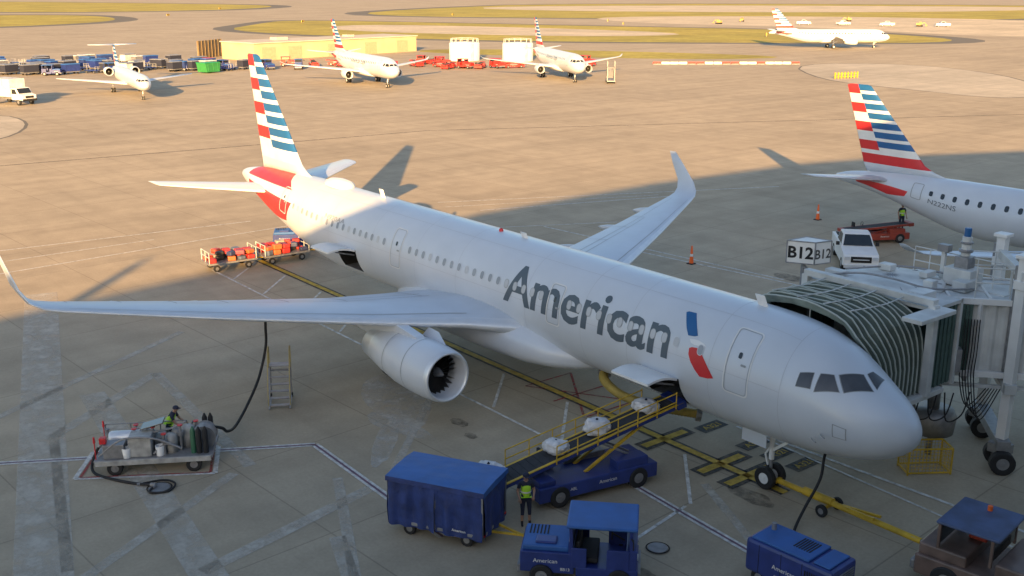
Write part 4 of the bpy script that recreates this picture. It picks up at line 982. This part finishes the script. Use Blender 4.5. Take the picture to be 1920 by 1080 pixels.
for z in(3.0,5.6):
    rs.append([Vector((cc[0]+1.75*(1+(.02 if j%2 else 0))*math.cos(2*math.pi*j/80),cc[1]+1.75*(1+(.02 if j%2 else 0))*math.sin(2*math.pi*j/80),z)) for j in range(80)])
b.rings(rs,mf=lambda i,j:1 if 25<=j<=55 else 0);b.done()
b=B('rotunda_roof',JB,[dwhite,steel],smooth=True);b.lathe([(5.98,1.8),(6.10,1.8),(6.13,1.7),(6.20,1.2),(6.25,.5),(6.26,.01)],(cc[0],cc[1],0),48,'z');b.lathe([(5.6,1.75),(5.98,1.79)],(cc[0],cc[1],0),48,'z',0);b.done()
b=B('roof_seam',JB,[steel])
for k in range(8):
    a_=math.pi*k/8;e_=Vector((math.cos(a_),math.sin(a_),0))*1.68;b.beam(Vector((cc[0],cc[1],6.265)),Vector((cc[0],cc[1],6.15))+e_,.03,.02);b.beam(Vector((cc[0],cc[1],6.265)),Vector((cc[0],cc[1],6.15))-e_,.03,.02)
b.done()
for c_,d_ in(((6.6,-5.0,6.2),(.7,.4,.25)),((3.2,-4.9,6.2),(.6,.8,.25)),((3.0,-7.3,6.15),(.5,.9,.35)),((4.9,-4.7,6.15),(1.6,.2,.14)),((5.6,-6.6,6.38),(.5,.4,.22)),((4.2,-6.9,6.35),(.3,.6,.2)),((3.5,-5.9,6.3),(.35,.35,.3))):
    b=B('roof_box',JB,[dwhite],bevel=.02);b.box(c_,d_);b.done()
for P_ in([(6.8,-4.6,6.15),(5.6,-5.0,6.4),(4.4,-5.2,6.4),(3.2,-5.4,6.3),(2.6,-7.2,6.1)],[(6.5,-5.4,6.3),(5.2,-7.0,6.4),(3.6,-7.6,6.3)]):
    b=B('roof_pipe',JB,[steel]);b.tube(P_,.035,8);b.done()
d=Vector((-.77,-.64,0)).normalized();nrm=Vector((-.64,.77,0)).normalized()
st=Vector((5.0,-6.0,0))+d*1.3
def tun(name,a,L,w,z0,z1,mm):
    b=B(name,JB,mm,bevel=0)
    M=int(L/.2)*2
    for s in(1,-1):
        r0=[];r1=[]
        for i in range(M+1):
            o=.06 if (i//2)%2 else 0;p=st+d*(a+L*i/M)+nrm*s*(w/2+o);r0.append(p+Vector((0,0,z0)));r1.append(p+Vector((0,0,z1)))
        b.rings([r0,r1],closed=False)
    for z in(z0,z1):b.poly([st+d*a+nrm*w/2+Vector((0,0,z)),st+d*(a+L)+nrm*w/2+Vector((0,0,z)),st+d*(a+L)-nrm*w/2+Vector((0,0,z)),st+d*a-nrm*w/2+Vector((0,0,z))])
    for e in(a,a+L):b.poly([st+d*e+nrm*w/2+Vector((0,0,z0)),st+d*e-nrm*w/2+Vector((0,0,z0)),st+d*e-nrm*w/2+Vector((0,0,z1)),st+d*e+nrm*w/2+Vector((0,0,z1))])
    for z in(z0+.1,z1-.05):
        for s in(1,-1):b.beam(st+d*a+nrm*s*(w/2+.12)+Vector((0,0,z)),st+d*(a+L)+nrm*s*(w/2+.12)+Vector((0,0,z)),.12,.2,1)
    k=a+.1
    while k<a+L:
        for s in(1,-1):b.beam(st+d*k+nrm*s*(w/2+.12)+Vector((0,0,z0)),st+d*k+nrm*s*(w/2+.12)+Vector((0,0,z1)),.14,.1,1)
        k+=1.3
    for q in range(int(L/1.3)):b.beam(st+d*(a+.4+q*1.3)+nrm*w/2+Vector((0,0,z1+.04)),st+d*(a+.4+q*1.3)-nrm*w/2+Vector((0,0,z1+.04)),.08,.06,1)
    return b.done()
tun('tunnel',0,10,2.6,3.25,5.95,[dwhite,white]);tun('tunnel',10,14,3.1,3.1,6.3,[dwhite,white])
b=B('dark_panel',JB,[dgreen])
for k in range(9):
    q=st+d*(.15+.12*k)+nrm*1.43;b.box((q.x,q.y,4.6),(.05,.1,2.4),rot=Matrix.Rotation(math.atan2(nrm.y,nrm.x),3,'Z'))
b.done()
p=st+d*2.55
for s in(1.62,-1.62):
    q=p+nrm*s;b=B('lift_column',JB,[white,steel],bevel=.02)
    b.box((q.x,q.y,4.3),(.32,.32,6.4));b.box((q.x+.24,q.y-.05,5.4),(.15,.15,3.6),1);b.box((q.x,q.y,7.55),(.5,.5,.12));b.box((q.x,q.y,6.6),(.44,.44,.3));b.done()
b=B('column_crosshead',JB,[dwhite,steel],bevel=.02);b.beam(p+nrm*1.8+Vector((0,0,6.9)),p-nrm*1.8+Vector((0,0,6.9)),.25,.3);b.done()
b=B('cross_beam',JB,[dwhite,steel],bevel=.02);b.beam(p+nrm*1.9+Vector((0,0,3.0)),p-nrm*1.9+Vector((0,0,3.0)),.4,.35);b.done()
b=B('axle_beam',JB,[steel],bevel=.02);b.beam(p+nrm*2.0+Vector((0,0,1.0)),p-nrm*2.0+Vector((0,0,1.0)),.45,.35);b.done()
for s in(1.6,-1.6):
    q=p+nrm*s
    b=B('bogie',JB,[steel],bevel=.03);b.box((q.x,q.y,.8),(.7,.5,.35));b.cyl(q-nrm*.5+Vector((0,0,.42)),q+nrm*.5+Vector((0,0,.42)),.1,n=12);bo=b.done()
    for t in(-.45,.45):
        w_=wheel(bo,(0,0,0),.42,.3);w_.location=q+nrm*t+Vector((0,0,.42));w_.rotation_euler=(0,0,math.atan2(nrm.y,nrm.x)-math.pi/2)
b=B('equipment_drum',JB,[steel],smooth=True);b.lathe([(.9,.01),(.9,.75),(1.5,.8),(1.75,.7),(1.75,.01)],(3.2,-6.5,0),28,'z');b.cyl((3.2,-6.5,1.75),(3.2,-6.5,3.0),.2,n=12);b.cyl((3.2,-6.5,0),(3.2,-6.5,.9),.12,n=8);b.done()
b=B('under_frame',JB,[dwhite,steel]);
for k in(0,1.2,2.4,3.6):
    q=st+d*k;b.beam(q+nrm*1.3+Vector((0,0,3.1)),q-nrm*1.3+Vector((0,0,3.1)),.12,.2,1)
b.beam(st+nrm*1.35+Vector((0,0,2.9)),st+d*6+nrm*1.35+Vector((0,0,2.9)),.12,.12);b.beam(Vector((2.3,-2.0,2.95)),Vector((3.8,-7,2.95)),.14,.2);b.beam(Vector((2.6,-4,2.9)),Vector((3.1,-5.4,1.6)),.08,.08,1);b.done()
b=B('service_conduit',JB,[black])
for k in range(6):
    a=.95+.09*k;q0=st+d*a+nrm*1.56
    b.tube([q0+Vector((0,0,5.3)),q0+nrm*.08+Vector((0,0,4.2)),q0+nrm*.1+Vector((0,0,3.2)),q0+nrm*.2+d*.3+Vector((0,0,2.3-.1*k)),q0+d*(.9)+Vector((0,0,2.9))],.02,6)
q0=Vector((3.0,-3.6,0))
for k in range(4):b.tube([q0+Vector((-.3*k,-.5*k,3.0)),q0+Vector((-.3*k-.1,-.5*k-.1,2.3-.1*k)),q0+Vector((-.3*k-.4,-.5*k-.5,2.2)),q0+Vector((-.3*k-.5,-.5*k-.7,3.0))],.025,6)
b.done()
b=B('roof_railing',JB,[dwhite])
for s in(1.25,-1.25):
    for k in range(9):
        q=st+d*(1.2+k*1.1)+nrm*s;b.cyl(q+Vector((0,0,5.95)),q+Vector((0,0,7.0)),.025,n=6)
    for z in(6.5,7.0):b.cyl(st+d*1.2+nrm*s+Vector((0,0,z)),st+d*10+nrm*s+Vector((0,0,z)),.025,n=6)
for k in range(7):
    q=Vector((5.4-.6*k,-8.0,0));b.cyl(q+Vector((0,0,5.9)),q+Vector((0,0,6.95)),.022,n=6)
for z in(6.45,6.95):b.cyl((5.4,-8.0,z),(1.8,-8.0,z),.022,n=6)
b.done()
b=B('roof_platform',JB,[dwhite]);b.box((3.6,-8.0,5.95),(3.8,.9,.1));b.done()
for k,(a_,w_h) in enumerate(((.5,.9),(3.4,1.2),(5.8,.8))):
    q=st+d*a_-nrm*.9;b=B('roof_post',JB,[dwhite,steel],bevel=.01);b.box((q.x,q.y,6.5),(.14,.14,w_h+.4));b.box((q.x,q.y,6.7+w_h/2),(.4,.3,.25),1);b.done()
q=st+d*1.1-nrm*.4
b=B('air_conditioning_unit',JB,[dwhite,steel,blue],bevel=.02)
b.box((q.x,q.y,6.3),(1.0,.9,.6)).box((q.x,q.y,6.75),(.5,.5,.5),1);b.cyl((q.x,q.y,7.0),(q.x,q.y,7.7),.16,n=14).cyl((q.x,q.y,7.15),(q.x,q.y,7.25),.24,n=14,m=1).cyl((q.x,q.y,7.45),(q.x,q.y,7.52),.22,n=14,m=1).cyl((q.x,q.y,7.7),(q.x,q.y,8.0),.12,n=12,m=2);b.done()
b=B('roof_cabinet',JB,[dwhite],bevel=.02);q=st+d*4.8;b.box((q.x,q.y,6.25),(1.6,1.2,.5));b.done()
q=st+d*.7+nrm*1.62;b=B('wall_cabinet',JB,[steel],bevel=.02);b.box((q.x,q.y,3.9),(.4,.5,.8),rz=40);b.done()
q=st+d*4.0+nrm*1.62;b=B('wall_cabinet',JB,[dwhite],bevel=.02);b.box((q.x,q.y,4.8),(.4,.7,.9),rz=40);b.done()
# B12 sign
o_=Vector((9.1,-6.5,0));SG=thing('gate_sign','white boxed gate sign with black letters B12','sign',tuple(o_))
P0,Kk,P2,P3=Vector((9.5,-5.95,0)),Vector((8.58,-6.45,0)),Vector((8.4,-7.2,0)),Vector((9.4,-7.0,0))
b=B('sign_box',SG,[white],bevel=.01);b.rings([[p_-o_+Vector((0,0,z)) for p_ in(P0,Kk,P2,P3)] for z in(5.85,6.70)],cap=True);b.done()
b=B('sign_trim',SG,[steel])
for z in(5.85,6.70):
    for a_,b_ in((P0,Kk),(Kk,P2),(P2,P3),(P3,P0)):b.beam(a_-o_+Vector((0,0,z)),b_-o_+Vector((0,0,z)),.04)
for a_ in(P0,Kk,P2):b.beam(a_-o_+Vector((0,0,5.85)),a_-o_+Vector((0,0,6.70)),.04)
b.done()
b=B('sign_post',SG,[steel]);b.cyl((0,0,0),(0,0,5.85),.09,n=12).beam((0,0,5.7),(-1.5,.9,5.6),.08);b.done()
for a_,b_,hh_,mm_,of in((P0,Kk,.45,black,.03),(Kk,P2,.36,mat('shadowed_black',(.07,.07,.07),.6),.02)):
    dd=(b_-a_).normalized();nn=Vector((dd.y,-dd.x,0))
    if nn.dot(Vector((-24,33,0)))<0:nn=-nn
    flat_text(SG,'B12',(a_+b_)/2-o_+nn*.012+Vector((0,0,6.06)),dd,(0,0,1),hh_,mm_,off=of)
hose('yellow corrugated air duct hanging below the fuselage',[(12.8,.3,1.9),(12.4,.7,1.75),(11.4,.9,1.55),(10.5,.6,1.4),(9.7,0,1.25),(8.9,-.8,1.1)],.2,mat('duct_yellow',(.42,.30,.07),.7,0,.2,3),'air_hose','hose',rf=lambda i:.15+(.03 if i%2 else 0))
# ------------------------------------------------------------------ far background
tan=mat('tan_wall',(.50,.41,.26),.8,0,.12,.3);tan2=mat('tan_roof',(.55,.49,.40),.8,0,.1,.3);brown=mat('brown_wall',(.22,.16,.09),.8,0,.2,.5)
W=thing('storage_building','low tan flat-roofed airfield storage building','building',(206,-98.5,0),-80.2)
b=B('wall',W,[tan]);b.box((0,6,1.8),(47.5,12,3.6));b.done();b=B('roof',W,[tan2]);b.box((0,6,3.7),(48.1,12.6,.2)).box((-12,7,4.1),(3,2.5,.6)).box((9,8,4.0),(2,2,.4));b.done()
for x in(-20,-13,-2,9,19):
    b=B('roller_door',W,[mat('door_beige',(.40,.33,.22),.7)]);b.box((x,-.03,1.4),(3.6,.1,2.8))
    for k in range(6):b.box((x,-.1,.3+.42*k),(3.5,.03,.05))
    b.done()
Fw=thing('screen_wall','brown panelled screen wall beside storage building','wall',(219,-72.5,0),-53)
b=B('wall_panel',Fw,[brown]);b.box((0,0,1.9),(10.5,.2,3.8));
for k in range(8):b.box((-5+1.43*k,-.15,1.95),(.12,.12,3.9))
b.done()
for i,(x,y) in enumerate(((177,-112.5),(168.5,-120.5))):
    T=thing('storage_tank','white cylindrical storage tank with roof railing','tank',(x,y,0),0,'white storage tanks')
    b=B('tank_shell',T,[white],smooth=True);b.lathe([(0,3.3),(3.6,3.3),(3.75,3.15),(4.0,.01)],(0,0,0),36,'z');b.done()
    b=B('tank_railing',T,[dwhite])
    for k in range(14):
        a=2*math.pi*k/14;b.cyl((3.0*math.cos(a),3.0*math.sin(a),3.7),(3.0*math.cos(a),3.0*math.sin(a),4.6),.05,n=5)
    b.tube([(3.0*math.cos(R(t)),3.0*math.sin(R(t)),4.6) for t in range(0,361,20)],.05,5,res=1);b.box((-3.4,.5,1.9),(.3,.7,3.8));b.done()
def far_box_cart(m,tm):
    T=thing('luggage_trailer','small luggage trailer parked in a long row','baggage cart',(0,0,0),0,'luggage trailers parked in rows')
    b=B('trailer_box',T,[m]);b.box((0,0,1.15),(2.9,1.5,1.2));b.done()
    b=B('trailer_roof',T,[tm]);b.box((0,0,1.82),(3.1,1.65,.12),top=.94);b.done()
    b=B('trailer_chassis',T,[steel]);b.box((0,0,.45),(2.8,1.4,.14)).beam((1.4,0,.4),(2.3,0,.35),.08);b.done()
    for x in(-.95,.95):
        for y in(-.6,.6):b=B('wheel',T,[black]);b.cyl((x,y-.08,.2),(x,y+.08,.2),.2,n=10);b.done()
    return T
pal=[(tarp,roofb),(dwhite,steel),(navy,steel),(vblue,roofb),(steel,dwhite)]
protos=[far_box_cart(*p_) for p_ in pal];used=[False]*5
op=open_cart('open steel baggage cart parked in a row',(0,0,0),0,vblue);op['group']='luggage trailers parked in rows';op_used=False
a0,a1=Vector((200,-14)),Vector((180,-66))
for row in range(5):
    n=24
    for i in range(n):
        if random.random()<.12:continue
        t=(i+random.uniform(-.2,.2))/n;p=a0.lerp(a1,t)+Vector((row*7.5+random.uniform(-1.5,1.5),row*2))
        rz=-70+random.choice((0,0,90))+random.uniform(-8,8)
        if random.random()<.35:
            if not op_used: op.location=(p.x,p.y,0);op.rotation_euler=(0,0,R(rz));op_used=True
            else: dup(op,(p.x,p.y,0),rz)
            continue
        k=random.choice((0,0,1,2,2,3,3,4))
        if not used[k]: protos[k].location=(p.x,p.y,0);protos[k].rotation_euler=(0,0,R(rz));used[k]=True
        else: dup(protos[k],(p.x,p.y,0),rz)
rr_=mat('equipment_red',(.5,.035,.03),.5,0,.15,2)
rp=dup(RL,(176,-82,0),10,label='red belt loader parked in a row',matmap={lred:rr_});rp['group']='red ground vehicles'
rt=dup(BT,(172,-86,0),40,label='red baggage tractor parked in a row',matmap={vblue:rr_,roofb:rr_});rt['group']='red ground vehicles'
for (x,y,k,rz) in ((181,-78,0,-20),(178,-88,1,30),(174,-91,0,15),(171,-97,1,-50),(168,-94,0,-10),(166,-99,1,70),(159,-95.5,0,-60),(157.5,-98.5,1,20),(156,-101,0,-50),(154.5,-104,1,0),(160,-100,0,-30),(151,-117,0,40),(149,-119,1,0),(147,-121,0,-80),(150,-124,1,20),(172,-101,0,-70),(190,-60,1,10),(187,-69,0,20),(184,-74,1,60),(180,-83,0,50),(163,-97,0,20),(153,-107,0,70)):
    dup((rp,rt)[k],(x,y,0),rz)
for (x,y,rz) in ((183,-60,20),(186,-52,60),(179,-67,0),(188,-40,10),(176,-72,-30),(190,-30,60)):
    o=dup(BT,(x,y,0),rz,label='blue baggage tractor parked by trailers')
T=thing('waste_skip','green sloped steel waste skip','skip',(178.5,-54.8,0),-70)
b=B('skip_body',T,[mat('skip_green',(.03,.22,.06),.6,0,.2,1)],bevel=.03);b.rings([[Vector((x,s*1.2,z)) for x,z in((-1.6,.2),(-1.9,1.8),(1.8,1.8),(1.6,.2))] for s in(-1,1)],cap=True)
for x in(-1.2,0,1.2):b.box((x,0,1.1),(.12,2.55,1.3))
b.done();b=B('skip_lid',T,[mat('skip_lid_green',(.02,.3,.1),.5)]);b.box((-.1,0,1.88),(3.8,2.4,.1));b.done()
T=thing('box_truck','white high-cube service truck with flat front','truck',(144.2,-12.0,0),200)
b=B('cargo_body',T,[dwhite,steel],bevel=.05);b.box((-1.3,0,2.25),(4.4,2.4,2.4));b.box((-1.0,0,.8),(6.0,1.0,.3),1);b.box((-1.3,1.22,1.5),(3.6,.05,.5),1);b.done()
b=B('truck_cab',T,[white],bevel=.08);b.rings([[Vector((x,s*1.1,z)) for x,z in((.95,.7),(.95,2.3),(2.0,2.3),(2.5,1.55),(3.3,1.4),(3.35,.7))] for s in(-1,1)],cap=True);b.done()
b=B('windscreen',T,[glass]);b.poly([(2.06,-.95,2.25),(2.06,.95,2.25),(2.53,.95,1.6),(2.53,-.95,1.6)]);b.done(False)
for s in(-1,1):b=B('side_window',T,[glass]);b.poly([(1.1,s*1.106,1.5),(2.3,s*1.106,1.5),(1.95,s*1.106,2.15),(1.1,s*1.106,2.15)]);b.done(False)
b=B('bumper',T,[black]);b.box((3.38,0,.75),(.12,2.1,.3));b.done()
b=B('grille',T,[black]);b.box((3.36,0,1.15),(.05,1.2,.3));b.done()
for x in(-2.6,2.3):
    for y in(-.95,.95):wheel(T,(x,y,.45),.45,.28)
T=thing('passenger_stairs','grey mobile passenger stairs standing by parked jet','stairs',(117.5,-99.5,0),-40)
b=B('stair_frame',T,[steel],bevel=.01)
for y in(-.6,.6):b.beam((2.4,y,.4),(-1.2,y,2.7),.08,.25).beam((-1.2,y,0.4),(-1.2,y,3.7),.08).beam((2.4,y,1.4),(-1.2,y,3.7),.05).beam((-1.2,y,2.7),(-2.2,y,2.7),.08,.2).beam((-2.2,y,.4),(-2.2,y,3.7),.07)
b.box((0,0,.45),(4.8,1.4,.15));b.done();b=B('stair_tread',T,[steel])
for i in range(11):b.box((2.3-.33*i,0,.5+.21*i),(.28,1.2,.04))
b.done()
for x in(-1.5,1.5):
    for y in(-.6,.6):wheel(T,(x,y,.25),.25,.15)
p0,p1=Vector((143,-137)),Vector((125.5,-160));n=17
for i in range(n):
    p=p0.lerp(p1,i/(n-1));dr=math.degrees(math.atan2((p1-p0).y,(p1-p0).x))
    T=thing('traffic_barrier','low plastic water-filled barrier on taxiway edge','barrier',(p.x,p.y,0),dr,'red and white barriers')
    b=B('barrier_body',T,[rr_ if i%4==0 or i in(5,9) else white],bevel=.02);b.rings([[Vector((x,y,z)) for y,z in((-.25,0),(-.25,.1),(-.09,.25),(-.09,.45),(.09,.45),(.09,.25),(.25,.1),(.25,0))] for x in(-.83,.83)],cap=True);b.done()
    b=B('barrier_foot',T,[dwhite]);b.box((0,0,.03),(1.6,.56,.06));b.done()
T=thing('yellow_rack','row of yellow posts with rails on apron','rack',(98.6,-138.7,0),-12)
for i in range(8):b=B('rack_post',T,[yel]);b.beam((-.2,-2.6+.74*i,0),(-.2,-2.6+.74*i,1.1),.2);b.done()
for z in(.8,.3):b=B('rack_rail',T,[yel]);b.beam((-.2,-2.7,z),(-.2,2.7,z),.08);b.done()
ymuted=mat('dusty_machine_yellow',(.45,.33,.12),.7,0,.2,2)
def digger(x,y,rz,s,label='yellow construction excavator working on bare ground'):
    T=thing('excavator',label,'excavator',(x,y,0),rz,'construction machines beyond the taxiway')
    for q in(-1.1,1.1):b=B('track',T,[black]);b.box((0,q,.45),(3.6,.6,.9));b.done()
    b=B('machine_body',T,[ymuted],bevel=.1);b.box((-.4,0,1.5),(2.8,2.4,1.1)).box((-1.3,0,2.1),(1.0,2.3,.5));b.done()
    b=B('machine_cab',T,[ymuted,glass],bevel=.05);b.box((.4,.7,2.4),(1.3,.9,1.2)).box((.45,.7,2.5),(1.35,.75,.7),1);b.done()
    b=B('boom',T,[ymuted]);b.beam((.8,-.3,1.8),(3.0,-.3,2.6),.3,.45).beam((3.0,-.3,2.6),(4.2,-.3,1.2),.25,.35).box((4.2,-.3,.8),(.9,.9,.8));b.done()
    T.scale=(s,)*3
for x,y,rz in((287,-322,10),(274,-393,60),(221,-363,200),(300,-352,120)):digger(x,y,rz,.62)
for x,y in((262,-345),(248,-352),(232,-358),(216,-371)):
    o=dup(PK,(x,y,0),random.uniform(0,360),label='white pickup truck on distant construction ground');o['group']='distant pickup trucks'
for x,y in((330,-300),(398,-190),(520,-180),(640,-260),(230,-150),(445,-300),(300,-280),(205,-250)):
    T=thing('airfield_sign','small yellow and black airfield guidance sign','sign',(x,y,0),40,'airfield signs');b=B('sign_panel',T,[yel,black]);b.box((0,0,.8),(.25,2.6,.8)).box((-.14,.6,.8),(.02,.8,.6),1);b.done()
    for q in(-.9,.9):b=B('sign_leg',T,[steel]);b.cyl((0,q,0),(0,q,.4),.05,n=6);b.done()
# ------------------------------------------------------------------ terminal (behind the viewer; throws the long shadow)
RO=[(-34,112),(-26.5,92),(-22.4,74.8),(-21.0,66),(-19.2,54),(-17.1,41.2),(-16.5,30),(-16.3,21.7),(-17.5,4.7),(-21,-8),(-26.3,-19.5),(-34,-31),(-48,-44)]
TM=thing('terminal_building','long curved concrete airport terminal with glazed upper floor','building',(-30,25,0));og=Vector((-30,25,0))
bw=mat('terminal_concrete',(.42,.38,.33),.8,0,.1,.3)
b=B('wall',TM,[bw,glass]);rs=[]
for z in(0,4.5,9.0,13.5,14.2,19.5,20.2,22):rs.append([Vector((x,y,z))-og for x,y in RO])
b.rings(rs,closed=False,mf=lambda i,j:1 if i in(2,4) else 0);b.done()
b=B('roof',TM,[bw]);b.rings([[Vector((x,y,22))-og for x,y in RO],[Vector((x-40,y,22))-og for x,y in RO]],closed=False);b.done()
b=B('back_wall',TM,[bw]);b.rings([[Vector((x-40,y,0))-og for x,y in RO],[Vector((x-40,y,22))-og for x,y in RO]],closed=False);b.done()
b=B('added_shadow_mast',TM,[steel]);b.cyl(Vector((-22.3,71.6,22))-og,Vector((-22.3,71.6,24.4))-og,.45,.25,n=10);b.done()  # unseen mast added on the roof to cast a thin shadow streak
# ------------------------------------------------------------------ light, sky, camera
az,el=R(-43.4),R(14.2)
sd=Vector((math.cos(az)*math.cos(el),math.sin(az)*math.cos(el),-math.sin(el)))
sl=bpy.data.lights.new('sun','SUN');sl.energy=15.5;sl.angle=R(.5);sl.color=(1,.60,.23);so=bpy.data.objects.new('sun',sl);COL.objects.link(so);so.rotation_euler=sd.to_track_quat('-Z','Y').to_euler();so.location=(-60,60,40)
wd=bpy.data.worlds.new('World');S.world=wd;wd.use_nodes=True;nt=wd.node_tree;bg=nt.nodes['Background']
sk=nt.nodes.new('ShaderNodeTexSky');sk.sky_type='NISHITA';sk.sun_disc=False;sk.sun_elevation=el;sk.sun_rotation=math.atan2(-sd.x,-sd.y);sk.air_density=1.;sk.dust_density=1.6;sk.ozone_density=1.2
nt.links.new(sk.outputs[0],bg.inputs[0]);bg.inputs[1].default_value=.26
a,bb,c=-.6718,.278,.0011
f=Vector((math.cos(a)*math.cos(bb),math.sin(a)*math.cos(bb),-math.sin(bb)));r=f.cross(Vector((0,0,1))).normalized();u=r.cross(f)
r2=r*math.cos(c)+u*math.sin(c);u2=-r*math.sin(c)+u*math.cos(c)
cd=bpy.data.cameras.new('camera');cd.sensor_width=36;cd.lens=2002.71/1920*36;cd.clip_end=12000;cd.clip_start=.1
co=bpy.data.objects.new('camera',cd);COL.objects.link(co)
M=Matrix((r2,u2,-f)).transposed().to_4x4();M.translation=Vector((-14.9699,26.9083,16.1043));co.matrix_world=M
S.camera=co
S.view_settings.view_transform='Standard';S.view_settings.look='None';S.view_settings.exposure=0
